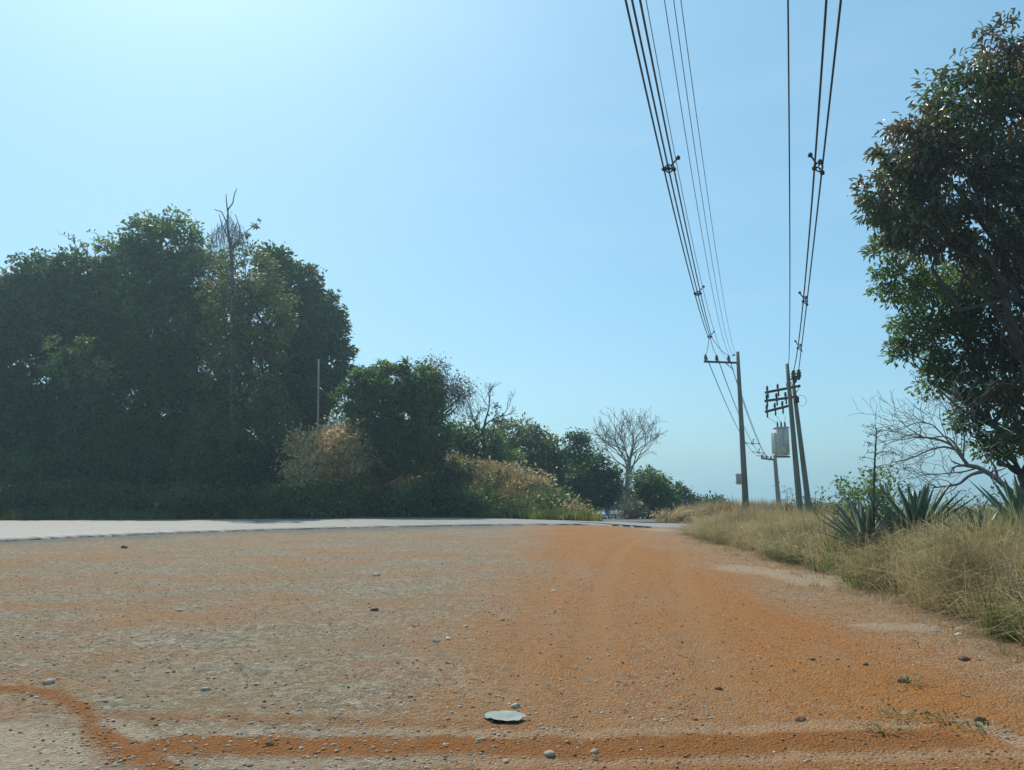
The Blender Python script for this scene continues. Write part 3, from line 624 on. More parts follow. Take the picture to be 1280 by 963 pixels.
sh_lab2 = ['green thicket on the bank under the leftmost tree, second row back', 'dark thicket between the leftmost tree and the tallest tree', 'dark thicket on the bank right under the tallest tree', 'olive thicket under the vine-smothered tree', 'dark thicket on the bank left of the thin pale post, under the broadleaf tree',
           'dark thicket running out of the left edge of the frame', 'dark thicket high on the bank below the leftmost crown', 'green thicket high on the bank below the tallest crown', 'olive bush right of the thin pale post', 'olive bush in the middle of the brown grass slope', 'small green bush low on the brown grass slope near its right end']
sh_lab[14:14] = sh_lab2
for k, (s, lab) in enumerate(zip(shr, sh_lab)):
    px, py, rx, ry, Y, c = s
    tree('bank_shrub', lab, 'shrub', bl(Y, (px, py, rx, ry), (px - rx * .45, py + 4, rx * .6, ry * .7), (px + rx * .4, py + 3, rx * .6, ry * .75)), 'leaf_' + c, on(px, Y), .05, 200 + k, L=.24, W=.11, per=24, dens=2.6, group='shrubs along the foot of the bank', lump=.7, twigs=2)

# --- big tree on the right verge
mango = bl(18, (1262, 82, 44, 46), (1205, 128, 46, 44), (1148, 185, 44, 48), (1115, 240, 34, 40), (1185, 225, 60, 62), (1262, 180, 66, 70), (1250, 290, 60, 62), (1175, 290, 40, 30), (1135, 285, 34, 22))
mango += bl(18.5, (1345, 130, 85, 95), (1345, 290, 90, 95), (1330, 410, 64, 70), (1265, 500, 26, 20), (1286, 548, 26, 20), (1400, 220, 90, 120))
t = thing('broadleaf_tree', on(1292, 18), 'big dark tree with reddish drooping leaves filling the right edge', 'tree')
rng = np.random.default_rng(300)
limbs(on(1292, 18), mango, .20, rng, top=P(1300, 140, 18), twigs=3).build('trunk', M['bark'], t, smooth=True)
foliage(mango, rng, 6.5, .36, 32, .195, .062, droop=.5, shell=.4, shape='lance', lump=1.0, outl=.1).build('crown', M['leaf_mango'], t)
fine = bl(20, (1112, 312, 26, 16), (1130, 352, 36, 26), (1178, 372, 46, 44), (1150, 412, 36, 26), (1205, 430, 44, 40), (1130, 440, 22, 10), (1180, 470, 34, 24), (1225, 380, 40, 40), (1215, 505, 26, 22), (1240, 460, 34, 34), (1245, 560, 34, 18), (1210, 530, 16, 12))
t = thing('feathery_tree', on(1268, 20), 'lighter green small-leaved tree hanging below the big dark tree', 'tree')
limbs(on(1268, 20), fine, .15, rng, top=P(1235, 400, 20), twigs=4).build('trunk', M['bark'], t, smooth=True)
foliage(fine, rng, 13.0, .28, 26, .14, .058, droop=.25, shell=.35, lump=.8, outl=.12).build('crown', M['leaf_fine'], t)
# leafless fallen limb tree
t = thing('fallen_branch', P(1264, 614, 15.5), 'grey leafless branching limb leaning left out of the grass under the right trees', 'branch')
mb = MB(); rng = np.random.default_rng(310)
def pl(pts, r0, r1, Y=15.5, kids=9, L=.5, dep=2):
    p = np.array([P(a, b, Y + rng.normal() * .12) for a, b in pts]); d = np.r_[0, np.cumsum(np.linalg.norm(np.diff(p, axis=0), axis=1))]
    tt = np.linspace(0, d[-1], 14); q = np.stack([np.interp(tt, d, p[:, k]) for k in range(3)], 1); q[1:-1] = (q[:-2] + q[1:-1] * 2 + q[2:]) / 4
    mb.tube(q, np.linspace(r0, r1, 14), 7)
    for k in range(kids):
        i = int(rng.integers(4, 14)); dr = q[min(i, 13)] - q[max(i - 2, 0)]; dr /= np.linalg.norm(dr)
        branch(mb, rng, q[i], dr + rdir(rng, 1)[0] * .8 + np.array([-.1, 0, .15]), L * rng.uniform(.6, 1.2), max(r1 * .8, .006), dep, .7, (2, 3), .05, .2, .65, rmin=.0035)
pl([(1266, 616), (1240, 594), (1222, 584), (1208, 582)], .055, .042, kids=3)
pl([(1210, 582), (1201, 570), (1190, 556), (1172, 549), (1150, 546)], .035, .014, kids=9, L=.75)
pl([(1196, 563), (1180, 558), (1160, 563), (1140, 573), (1118, 578)], .024, .008, kids=9, L=.6)
pl([(1208, 582), (1198, 560), (1184, 545), (1160, 548)], .026, .010, kids=8, L=.7)
pl([(1228, 590), (1212, 593), (1200, 605), (1184, 608), (1165, 610)], .036, .012, kids=7, L=.6)
pl([(1222, 585), (1205, 590), (1185, 592), (1160, 594)], .018, .007, kids=8, L=.5)
pl([(1190, 556), (1165, 530), (1145, 528), (1120, 540)], .016, .006, kids=9, L=.6)
pl([(1204, 572), (1206, 545), (1196, 525), (1188, 505)], .018, .006, kids=9, L=.6)
mb.build('branches', M['bark_grey'], t, smooth=True)

# --- agaves
def agave(px, Y, nl, Lm, seed, mat, label, sink=-.14, tilt=0):
    rng = np.random.default_rng(seed); base = on(px, Y, -sink)
    t = thing('agave', base, label, 'agave', 'agaves behind the dry grass'); mb = MB()
    for j in range(nl):
        az = j * 2.39996 + rng.normal() * .12; u = (j + .5) / nl
        el = 1.45 - 1.05 * u + rng.normal() * .07; L = Lm * (.75 + .35 * math.sin(u * 2.6)) * rng.uniform(.88, 1.1)
        n = 8; s = np.linspace(0, 1, n); d = np.array([math.cos(az) * math.cos(el), math.sin(az) * math.cos(el), math.sin(el)])
        sd = np.array([-math.sin(az), math.cos(az), 0]); nn = np.cross(d, sd) * -1
        nn = nn if nn[2] > 0 else -nn
        c = np.outer(s * L, d) + np.outer(s ** 2 * .06 * L, np.array([0, 0, -1.0])) + np.outer(s ** 2 * rng.normal() * .05 * L, sd); c += d * .06
        w = .054 * (Lm / .9) * np.interp(s, [0, .12, .45, .75, 1], [.75, .8, 1.0, .62, .02]); th = .022 * np.interp(s, [0, .5, 1], [1.4, .8, .1])
        rows = np.stack([c + sd * w[:, None] + nn * (w * .38)[:, None], c + nn * 0, c - sd * w[:, None] + nn * (w * .38)[:, None], c - nn * th[:, None]], 1)
        V = rows.reshape(-1, 3) + base; i = np.arange(n - 1)[:, None] * 4; k = np.arange(4)[None, :]; k2 = (k + 1) % 4
        mb.add(V, np.stack([i + k, i + k2, i + 4 + k2, i + 4 + k], -1).reshape(-1, 4))
    mb.build('leaf_rosette', M[mat], t, smooth=False)
    return t
agave(1078, 15.5, 46, 1.05, 401, 'agave_pale', 'paler agave with narrow upright leaves at the foot of the flower stalk')
agave(1143, 14.6, 50, 1.12, 402, 'agave', 'largest dark blue-green agave with broad spreading sword leaves')
agave(1278, 13.0, 30, 1.15, 403, 'agave', 'agave cut by the right edge of the frame')
agave(1222, 12.2, 16, .62, 404, 'agave', 'small low agave half buried in grass near the right edge')
agave(1112, 15.6, 20, .7, 405, 'agave_pale', 'small grey agave squeezed between the two large agaves')
# flower stalk
b0 = on(1087, 15.2); t = thing('flower_stalk', b0, 'tall dry agave flower stalk with drooping side tufts', 'plant'); rng = np.random.default_rng(410)
mb = MB(); tp = P(1096, 536, 15.2); s = np.linspace(0, 1, 9)[:, None]; ax = b0 + (tp - b0) * s + np.sin(s * 3) * np.array([[-.03, 0, 0]])
mb.tube(ax, np.linspace(.035, .012, 9), 7); mb.build('stem', M['stalk'], t, smooth=True)
mb = MB(); ml = MB()
for k in range(15):
    u = rng.uniform(.62, 1); p = ax[0] + (ax[-1] - ax[0]) * u; az = rng.uniform(0, 6.28); n = 6; q = np.linspace(0, 1, n); ln = rng.uniform(.14, .42) * (1.3 - u * .6)
    c = p + np.stack([q * math.cos(az) * ln, q * math.sin(az) * ln, q * .16 - q ** 2 * .12], 1); mb.tube(c, .006, 4)
    m = 12; pos = c[-1] + rng.normal(size=(m, 3)) * .035; leaves(ml, pos, rdir(rng, m) + np.array([0, 0, .1]), rdir(rng, m), np.full(m, .05), np.full(m, .022))
mb.build('side_branches', M['stalk'], t); ml.build('seed_tufts', M['leaf_dry'], t)

# bushes behind the verge
tree('verge_bush', 'rounded grey-green bush behind the pale agave', 'bush', bl(19, (1080, 607, 34, 16), (1108, 603, 26, 18), (1055, 618, 26, 16), (1095, 622, 40, 16)), 'leaf_fine', on(1082, 19), .05, 420, dens=9, clump=.22, per=16, L=.10, W=.045)
tree('verge_bush', 'thin small-leaved bush behind the largest agave, under the fallen branch', 'bush', bl(17, (1205, 632, 26, 16), (1235, 625, 26, 22), (1180, 640, 24, 12)), 'leaf_olive', on(1210, 17), .05, 421, dens=8, clump=.2, per=13, L=.09, W=.035)
# airy sapling with finger leaves left of the bush
def sapling(px, Y, h, seed, label, mat='leaf_dark', Lf=.2):
    rng = np.random.default_rng(seed); b = on(px, Y); t = thing('sapling', b, label, 'plant'); mb = MB(); ml = MB()
    for k in range(4):
        d = np.array([rng.normal() * .22, rng.normal() * .2, 1]); n = 7; q = np.linspace(0, 1, n)[:, None]; e = b + d * h * rng.uniform(.7, 1.05)
        c = b + (e - b) * q + rng.normal(size=(n, 3)) * .03; c[0] = b; mb.tube(c, np.linspace(.016, .006, n), 4)
        for j in range(2, n):
            for w in range(2):
                az = rng.uniform(0, 6.28); dd = np.array([math.cos(az), math.sin(az), rng.uniform(-.2, .4)]); m = 7; u = np.linspace(.2, 1, m)[:, None]; pos = c[j] + dd * u * Lf
                leaves(ml, pos, dd + rdir(rng, m) * .7, np.tile([0, 0, 1.0], (m, 1)) + rdir(rng, m) * .3, np.full(m, Lf * .55), np.full(m, Lf * .17))
    mb.build('stem', M['stalk'], t); ml.build('foliage', M[mat], t); return t
sapling(1050, 16.5, 1.15, 430, 'leggy sapling with long finger leaves left of the pale agave', Lf=.20)
sapling(1020, 22, 1.3, 431, 'sparse young sapling just right of the twin poles', Lf=.16)
sapling(980, 32, 1.9, 432, 'thin weedy sapling at the foot of the twin poles, left side', Lf=.2)
tree('verge_bush', 'distant low scrub on the skyline right of the twin poles', 'bush', bl(40, (1030, 630, 34, 10), (1065, 628, 26, 12)), 'leaf_far', on(1040, 40), .05, 433, dens=3, clump=.3, per=14, L=.2, W=.08)
tree('far_bush', 'faint scrub on the skyline between the two power line poles', 'bush', bl(60, (930, 636, 20, 5), (955, 637, 14, 4)), 'leaf_far', on(940, 60), .05, 434, dens=2.6, clump=.3, per=12, L=.22, W=.09)

# ------------------------------------------------------------------ grass
def grass(xy, rng, hmin, hmax, wid, bend, per, spread, lean=(0, 0), droop=1.0, z0=0.0):
    """tufts: each tuft a spray of arching blades"""
    n = len(xy); idx = np.repeat(np.arange(n), np.maximum(4, (per * rng.uniform(.4, 1.6, n)).astype(int))); m = len(idx)
    tz = rng.uniform(.7, 1.2, n) * (.45 + 1.1 * fbm(xy[:, 0] * .8, xy[:, 1] * .8, seed=int(rng.integers(99)), oct=3))
    az = rng.uniform(0, 2 * math.pi, m); rr = rng.random(m) ** .7 * spread
    bx = xy[idx, 0] + np.cos(az) * rr; by = xy[idx, 1] + np.sin(az) * rr; bz = hgt(bx, by) - .02 + z0
    h = rng.uniform(hmin, hmax, m) * tz[idx]
    az2 = az + rng.normal(size=m) * .9; b = np.abs(rng.normal(size=m)) * bend + .08
    dx = np.cos(az2) * b + lean[0]; dy = np.sin(az2) * b + lean[1]
    s = np.array([0, .4, .75, 1.0]); V = []
    wa = rng.uniform(0, math.pi, m); sx, sy = np.cos(wa), np.sin(wa); W = wid * rng.uniform(.6, 1.4, m)
    for k, t in enumerate(s):
        f = t ** 1.7; zz = h * (t - droop * .35 * t ** 3 * np.minimum(b * 1.6, 1.6))
        cx, cy, cz = bx + dx * h * f, by + dy * h * f, bz + zz; w = W * (1, .85, .5, 0)[k] / 2
        if k < 3: V += [np.stack([cx - sx * w, cy - sy * w, cz], 1), np.stack([cx + sx * w, cy + sy * w, cz], 1)]
        else: V.append(np.stack([cx, cy, cz], 1))
    V = np.stack(V, 1).reshape(-1, 3); i = np.arange(m)[:, None] * 7
    mb = MB(); mb.add(V, np.concatenate([i + np.array([[0, 1, 3, 2]]), i + np.array([[2, 3, 5, 4]])]), i + np.array([[4, 5, 6]]))
    return mb
rng = np.random.default_rng(500)
def scatter(n, x0, x1, y0, y1, keep):
    x = rng.uniform(x0, x1, n); y = rng.uniform(y0, y1, n); k = keep(x, y); return np.stack([x[k], y[k]], 1)
vk = lambda off, f=.0: (lambda x, y: (x > verge_edge(y) + off) & (fbm(x * .9, y * .9, seed=91) > f) & (x < .78 * y + 2.2) & (y < yend(x) - .1))
a = scatter(21000, 3.5, 22, 5.5, 32, vk(.25))
AG = [on(p_, y_)[:2] for p_, y_ in ((1078, 15.5), (1143, 14.6), (1112, 15.6), (1278, 13.0))]
for g_ in AG: a = a[(np.hypot(a[:, 0] - g_[0], (a[:, 1] - g_[1] + .5) * .8) > .75) | (rng.random(len(a)) < .12)]
o = grass(a, rng, .34, .84, .011, 1.0, 28, .17, droop=1.25).build('dry_grass', M['grass_dry']); tag(o, kind='stuff')
b = scatter(4600, 3.5, 16, 5.5, 20, lambda x, y: vk(.1)(x, y) & (fbm(x * .5, y * .5, seed=92) + .12 * sstep(13, 8, y) > .54))
o = grass(b, rng, .35, .75, .012, .6, 22, .17).build('green_grass', M['grass_green']); tag(o, kind='stuff')
c = scatter(4200, 6, 40, 32, 62, lambda x, y: (x > 9.3 + .10 * (y - 38)) & (y > np.interp(x, rf[:, 0], rf[:, 1]) + .6) & (x < .8 * y))
o = grass(c, rng, .4, .8, .03, .4, 14, .3).build('dry_grass', M['grass_tan']); tag(o, kind='stuff')
d = scatter(4000, 2.5, 12, 5, 26, lambda x, y: (x > verge_edge(y) - 1.0) & (x < verge_edge(y) + .5) & (fbm(x * 1.7, y * 1.7, seed=93) + .25 * (x - verge_edge(y)) > .42))
o = grass(d, rng, .05, .22, .008, .9, 14, .12).build('short_grass', M['grass_dry']); tag(o, kind='stuff')
# bank grasses
bk = lambda x, y: (y > np.interp(x, rf[:, 0], rf[:, 1]) + .6) & (x < SX - .3)
e = scatter(14000, -16, 4.4, 38, 62, lambda x, y: bk(x, y) & (fbm(x * .35, y * .35, seed=94) > .40) & (hgt(x, y) > .7 - .0 * x))
o = grass(e, rng, .4, 1.0, .035, .45, 16, .3).build('tan_grass', M['grass_tan']); tag(o, kind='stuff')
f = scatter(5500, -14, 4.4, 38, 52, lambda x, y: bk(x, y) & (fbm(x * .3, y * .5, seed=95) > .48) & (y < np.interp(x, rf[:, 0], rf[:, 1]) + 4.5))
o = grass(f, rng, .3, .75, .035, .55, 16, .3).build('yellow_grass', M['grass_yellow']); tag(o, kind='stuff')
g = scatter(7000, -48, 3, 38, 52, lambda x, y: bk(x, y) & (y < np.interp(x, rf[:, 0], rf[:, 1]) + 5) & (fbm(x * .3, y * .5, seed=96) > .46))
o = grass(g, rng, .35, .9, .04, .5, 14, .3).build('green_grass', M['grass_green']); tag(o, kind='stuff')

# ------------------------------------------------------------------ gravel and clods
ICO = None
def rock_unit(rng, sub=1):
    import bmesh
    bm = bmesh.new(); bmesh.ops.create_icosphere(bm, subdivisions=sub, radius=1)
    v = np.array([q.co[:] for q in bm.verts]); f = np.array([[w.index for w in fc.verts] for fc in bm.faces]); bm.free()
    v *= (.45 + 1.05 * vnoise(v[:, 0] * 1.3 + rng.uniform(0, 50), v[:, 1] * 1.3, v[:, 2] * 1.3 + rng.uniform(0, 50), seed=int(rng.integers(99))))[:, None]
    return v, f
def gravel(n, x0, x1, y0, y1, smin, smax, keep, mat, name):
    rng = np.random.default_rng(n); x = rng.uniform(x0, x1, n); y = np.exp(rng.uniform(math.log(y0), math.log(y1), n)); k = keep(x, y); x, y = x[k], y[k]; m = len(x)
    v, f = rock_unit(rng, 1); sz = smin + (smax - smin) * rng.random(m) ** 3; a = rng.uniform(0, 6.28, m); ca, sa = np.cos(a), np.sin(a); z = gz(x, y)
    sc = sz[:, None] * rng.uniform(.6, 1.2, (m, 3)) * np.array([1, 1, .7]); q = v[None] * sc[:, None, :]
    V = np.stack([q[..., 0] * ca[:, None] - q[..., 1] * sa[:, None] + x[:, None], q[..., 0] * sa[:, None] + q[..., 1] * ca[:, None] + y[:, None], q[..., 2] + z[:, None] + sz[:, None] * .12], -1)
    mb = MB(); mb.add(V.reshape(-1, 3), None, (np.arange(m)[:, None, None] * len(v) + f[None]).reshape(-1, 3))
    o = mb.build(name, mat, smooth=False); tag(o, kind='stuff')
fr = lambda x, y: np.abs(x) < .72 * y + .5
gravel(60000, -22, 5, 4.3, 32, .004, .019, lambda x, y: fr(x, y) & (x < .9 + .03 * y + (fbm(x, y, seed=98) - .5) * 3) & (fbm(x * .45, y * .9, seed=97) + .35 * fbm(x * 2, y * 2, seed=99) > .66), M['clod_grey'], 'gravel')
gravel(16000, -20, 6, 4.3, 30, .004, .018, lambda x, y: fr(x, y) & (x < verge_edge(y)), M['clod_dark'], 'soil_crumbs')
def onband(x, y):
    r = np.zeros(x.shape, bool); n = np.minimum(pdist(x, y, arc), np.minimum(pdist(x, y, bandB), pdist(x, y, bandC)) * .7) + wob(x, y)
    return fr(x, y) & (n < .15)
gravel(6500, -6, 6, 4.3, 6.4, .003, .017, onband, rough_mat('red_crumb', (.24, .10, .036), (.40, .185, .075), 20, .95, .5, .01), 'reflection_band_crumbs')  # crumbs along the bands painted for the windscreen reflection
gravel(420, -9, 4, 4.4, 20, .012, .045, lambda x, y: fr(x, y) & (x < .9 + .03 * y) & (fbm(x * .6, y * .9, seed=103) > .52), M['clod_grey'], 'loose_rubble')
gravel(1500, -18, 6, 4.3, 28, .004, .013, lambda x, y: fr(x, y) & (x < verge_edge(y)), M['clod_white'], 'pale_pebbles')
rng = np.random.default_rng(600)
clods = [(470, 720, 7, 'grey', 'grey stone on the gravel, farthest of the large ones'), (467, 764, 7, 'dark', 'dark round clod in the middle of the gravel'), (545, 803, 7, 'grey', 'grey stone at the border of gravel and orange dirt'),
         (337, 934, 8, 'dark', 'dark clod in the red reflection band at the lower left'), (644, 883, 9, 'grey', 'blue-grey stone beside the pale reflection patch'), (687, 945, 9, 'grey', 'dark grey stone below the red reflection band near the bottom centre'),
         (743, 939, 7, 'grey', 'small grey stone just below the red reflection band right of centre'), (1000, 901, 8, 'dark', 'dark clod just above the red reflection band at the right'), (1205, 826, 9, 'dark', 'dark clod near the grass at the right'),
         (1130, 853, 10, 'dark', 'flat dark lump on the orange dirt toward the right'), (1082, 831, 6, 'dark', 'small dark clod on the orange dirt below the pale patch'), (1016, 825, 5, 'dark', 'small dark clod on the orange dirt right of the wheel tracks'),
         (898, 860, 7, 'dark', 'flat brown clod on the orange dirt in the wheel track'), (1198, 795, 6, 'white', 'white pebble at the grass edge'), (1172, 790, 5, 'grey', 'grey pebble at the grass edge left of the white one'),
         (60, 853, 10, 'grey', 'bluish stone above the curved red band at the left edge'), (155, 686, 6, 'dark', 'small dark clod near the road at the left'), (692, 739, 4, 'white', 'white pebble on the orange dirt near its left border'),
         (1225, 900, 9, 'dark', 'dark lump near the weeds at the lower right'), (560, 800, 5, 'white', 'pale pebble at the border of gravel and orange dirt')]
for k, (px, py, s, c, lab) in enumerate(clods):
    p = G(px, py); size = s / F * p[1] * .62
    v, f = rock_unit(rng, 2); v = v * size * np.array([1.15, .9, .7]); mb = MB(); mb.add(v + np.array([0, 0, size * .18]), None, f)
    o = mb.build('stone', M['clod_' + c], loc=(0, 0, 0)); o.location = (p[0], p[1], float(gz(p[:1], p[1:2])[0])); tag(o, lab, 'stone', 'loose stones and clods on the dirt')
# windscreen reflection built as a pale patch lying on the dirt
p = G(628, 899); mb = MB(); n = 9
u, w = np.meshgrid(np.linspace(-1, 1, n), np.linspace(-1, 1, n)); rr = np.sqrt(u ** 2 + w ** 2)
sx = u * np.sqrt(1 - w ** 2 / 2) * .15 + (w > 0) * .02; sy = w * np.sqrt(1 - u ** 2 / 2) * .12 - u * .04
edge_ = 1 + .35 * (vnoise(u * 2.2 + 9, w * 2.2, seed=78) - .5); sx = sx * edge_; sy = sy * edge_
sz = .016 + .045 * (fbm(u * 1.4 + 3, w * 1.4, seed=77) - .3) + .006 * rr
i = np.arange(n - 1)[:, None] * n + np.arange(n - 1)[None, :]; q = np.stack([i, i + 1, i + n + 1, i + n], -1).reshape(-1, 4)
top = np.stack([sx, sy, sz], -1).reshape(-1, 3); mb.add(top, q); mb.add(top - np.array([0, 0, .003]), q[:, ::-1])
o = mb.build('reflection_patch', M['reflection_tint'], smooth=True, loc=(0, 0, 0)); o.location = (p[0], p[1], float(gz(p[:1], p[1:2])[0])); tag(o, 'pale greenish windscreen reflection built as a patch on the dirt', 'reflection')
# weeds
for k, (px, py, lab) in enumerate([(1128, 900, 'flat dark weed tuft at the end of the red reflection band'), (1180, 902, 'green weed tuft right of the red reflection band end'), (1135, 856, 'dark leafy litter weed on the orange dirt at right'), (1230, 915, 'small weed tuft beside the pale patch at the lower right'), (1105, 918, 'pale green weed patch at the end of the red band, lowest')]):
    p = G(px, py); r2 = np.random.default_rng(700 + k); n = 70; mb = MB(); az = r2.uniform(0, 6.28, n); rr = r2.random(n) * .14
    pos = np.stack([np.cos(az) * rr * 1.6, np.sin(az) * rr, np.full(n, .012) + r2.random(n) * .02], 1)
    leaves(mb, pos, np.stack([np.cos(az), np.sin(az), r2.uniform(0, .8, n)], 1), np.tile([0, 0, 1.0], (n, 1)) + rdir(r2, n) * .5, r2.uniform(.02, .06, n), r2.uniform(.008, .018, n))
    o = mb.build('weed_tuft', M['leaf_mid' if k % 2 else 'leaf_olive'], loc=(0, 0, 0)); o.location = (p[0], p[1], float(gz(p[:1], p[1:2])[0])); tag(o, lab, 'weed', 'weeds on the dirt')

# ------------------------------------------------------------------ power lines
def pole(parent, base, top, r0, r1, name='shaft', mat='concrete'):
    mb = MB(); s = np.linspace(0, 1, 8)[:, None]; mb.tube(base + (top - base) * s, np.linspace(r0, r1, 8), 14); return mb.build(name, M[mat], parent, smooth=False)
INS = [(.012, -.06), (.03, -.05), (.035, 0), (.055, .02), (.06, .045), (.035, .06), (.06, .085), (.055, .11), (.03, .125), (.045, .15), (.025, .18), (.0, .185)]
def insulator(parent, p, k=1.0, axis=(0, 0, 1)):
    mb = MB(); mb.lathe(p, [(r * k, z * k) for r, z in INS], 10, axis); return mb.build('insulator', M['porcelain'], parent, smooth=True)
def arm(parent, a, b, w=.09, name='crossarm', mat='dark_wood'):
    a, b = np.asarray(a), np.asarray(b); d = b - a; L = np.linalg.norm(d); d /= L; s = np.cross(d, [0, 0, 1.]); s /= np.linalg.norm(s); u = np.cross(s, d)
    mb = MB(); mb.box((a + b) / 2, (L, w, w * 1.15), np.stack([d, s, u]), .008); return mb.build(name, M[mat], parent)
YA = 40.0
Abase = on(928, YA, -.1); Atop = P(921, 440, YA); Atop[0] = P(922, 440, YA)[0]; Abase[0] = Atop[0] + .12
pA = thing('utility_pole', Abase, 'slim concrete power pole with one crossarm and a small plate, nearer the track', 'utility pole')
pole(pA, Abase, Atop, .17, .085)
armL = P(880, 453, YA - .4); armR = P(924, 455, YA + .02)
armL[2] = armR[2] = P(900, 453, YA - .2)[2]
arm(pA, armL, armR, .085)
mb = MB(); mb.tube([armL + (armR - armL) * .62 + [0, .03, -.04], P(917, 462.5, YA)], .022, 6); mb.build('arm_brace', M['steel'], pA)
insA = []
for t in (.05, .36, .70):
    p = armL + (armR - armL) * t + np.array([0, 0, .05]); insulator(pA, p + [0, 0, .05], 1.5); insA.append(p + np.array([0, 0, .33]))
mb = MB(); mb.box(P(917.5, 444, YA) + [0, 0, 0], (.12, .05, .08), bev=.01); mb.tube([P(916, 444, YA), P(919, 443, YA)], .015, 6); mb.build('top_bracket', M['steel'], pA)
pc = P(923.5, 599, YA - .22); mb = MB(); mb.box(pc, (.27, .03, .54), bev=.008); pb = mb.build('plate', M['plate'], pA)
for dz in (-.2, .16):
    mb = MB(); mb.lathe((pc + [.06, .22, dz]), [(.168, 0), (.172, .0), (.172, .04), (.168, .04)], 16); mb.build('strap', M['steel'], pA)
# twin poles with switchgear
YB = 35.0
Bbase = on(994, YB, -.2); Btop = P(983.8, 455, YB); Bbase[0] = Btop[0] + .31
pB = thing('utility_pole', Bbase, 'thicker front pole of the twin concrete poles, the taller one', 'utility pole'); pole(pB, Bbase, Btop, .15, .078)
mb = MB(); mb.box(P(988.5, 474, YB), (.34, .06, .06), bev=.008); mb.tube([P(985, 483, YB), P(994, 474.5, YB)], .018, 6); mb.build('bracket', M['steel'], pB)
insB = []
for q in ((992, 469), (998.5, 468)):
    p = P(*q, YB - .1); insulator(pB, p + [0, 0, -.14], 2.0); insB.append(p + np.array([0, 0, .16]))
insulator(pB, P(993, 478, YB), 1.7, (.35, .1, .9))
mb = MB(); mb.tube([P(985, 474, YB), P(991, 475, YB - .1), P(999, 473, YB - .1)], .02, 5); mb.build('insulator_rod', M['steel'], pB)
YC = 36.6
Cbase = on(1012, YC, -.2); Ctop = P(991.5, 480, YC)
pC = thing('utility_pole', Cbase, 'shorter leaning rear pole of the twin poles carrying three crossarms', 'utility pole'); pole(pC, Cbase, Ctop, .14, .085)
arms = [((956.5, 491), (1000, 482.5)), ((956, 501.5), (996.5, 496)), ((956.5, 515), (990, 506.5))]
tips = []
for a, b in arms:
    A_ = P(*a, YC - .6); B_ = P(*b, YC - .35); arm(pC, A_, B_, .10)
    for t in (.06, .36, .64):
        p = A_ + (B_ - A_) * t; insulator(pC, p + [0, 0, .10], 1.1); tips.append(p)
        mb = MB(); mb.lathe(p + [0, -.07, -.30], [(0, 0), (.035, .01), (.045, .12), (.03, .14), (.05, .26), (.03, .30), (0, .3)], 8); mb.build('fuse_cutout', M['porcelain'], pC, smooth=True)
mb = MB(); mb.tube([P(994, 493, YC - .3), P(1000, 483, YC - .35)], .02, 5); mb.build('arm_brace', M['steel'], pC)
for k in range(3):
    mb = MB()
    a = tips[k] + [0, -.07, 0]; b = tips[k + 3]; c = tips[k + 6]; mb.tube([a, (a + b) / 2 + [.08, -.05, 0], b], .008, 4); mb.tube([b, (b + c) / 2 + [-.06, -.05, 0], c], .008, 4)
    e = P(972 + k * 4, 530, YC - .9); mb.tube([c + [0, -.07, -.3], (c + e) / 2 + [.05 * k, 0, -.12], e], .008, 4); mb.build('jumper_cable', M['cable'], pC)
mb = MB(); th = np.linspace(-2.2, 2.2, 16); mb.tube(np.stack([P(999, 502, YC)[0] + .22 * np.cos(th), np.full(16, YC - .3), P(999, 502, YC)[2] + .26 * np.sin(th)], 1), .008, 4); mb.build('cable_loop', M['cable'], pC)
mb = MB(); mb.box(P(995.5, 500, YC - .12), (.20, .2, .30), bev=.02); mb.build('terminal_box', M['black'], pC)
# transformer
tc = P(977, 553, YC - .75); tr = thing('transformer', tc - [0, 0, .72], 'pale grey pole transformer hung below the crossarms', 'transformer')
mb = MB(); mb.box(tc + [0, 0, .02], (.56, .50, 1.24), bev=.05); mb.box(tc + [0, 0, .66], (.62, .56, .06), bev=.02); mb.build('tank', M['tank'], tr)
mb = MB()
for k in range(5): mb.box(tc + [-.34, -.18 + k * .09, -.05], (.12, .03, .95), bev=.012)
mb.build('cooling_fins', M['tank'], tr)
for c_, z_ in (((.02, 0, -.66), (.66, .12, .08)), ((.33, .2, .2), (.16, .08, .08))):
    mb = MB(); mb.box(tc + list(c_), z_, bev=.01); mb.build('mounting_bracket', M['steel'], tr)
for a_, z0_, z1_, r_ in ((.12, -.35, .5, .09), (.02, -.52, -.2, .08)):
    mb = MB(); mb.tube([tc + [a_, -.30, z0_], tc + [a_, -.30, z1_]], r_, 12); mb.build('side_cylinder', M['tank'], tr)
for k in range(3):
    mb = MB(); mb.lathe(tc + [-.17 + k * .17, -.05, .69], [(.04, 0), (.05, .04), (.035, .06), (.05, .1), (.032, .13), (.045, .17), (.02, .2), (.012, .28), (0, .28)], 9); mb.build('bushing', M['porcelain'], tr, smooth=True)
# far pole
YD = 105.0
Dtop = P(968.3, 569, YD); Dbase = np.array([Dtop[0] + .35, YD, H1(Dtop[0], YD) - .3]); pD = thing('utility_pole', Dbase, 'small distant dark pole with one short crossarm between the nearer poles', 'utility pole'); pole(pD, Dbase, Dtop, .34, .24)
dl = P(951.5, 573, YD); dr = P(968, 575, YD); arm(pD, dl, dr, .2)
insD = [dl + (dr - dl) * t + np.array([0, 0, .3]) for t in (.05, .4, .75)]
for p in insD: insulator(pD, p + [0, 0, -.2], 2.2)

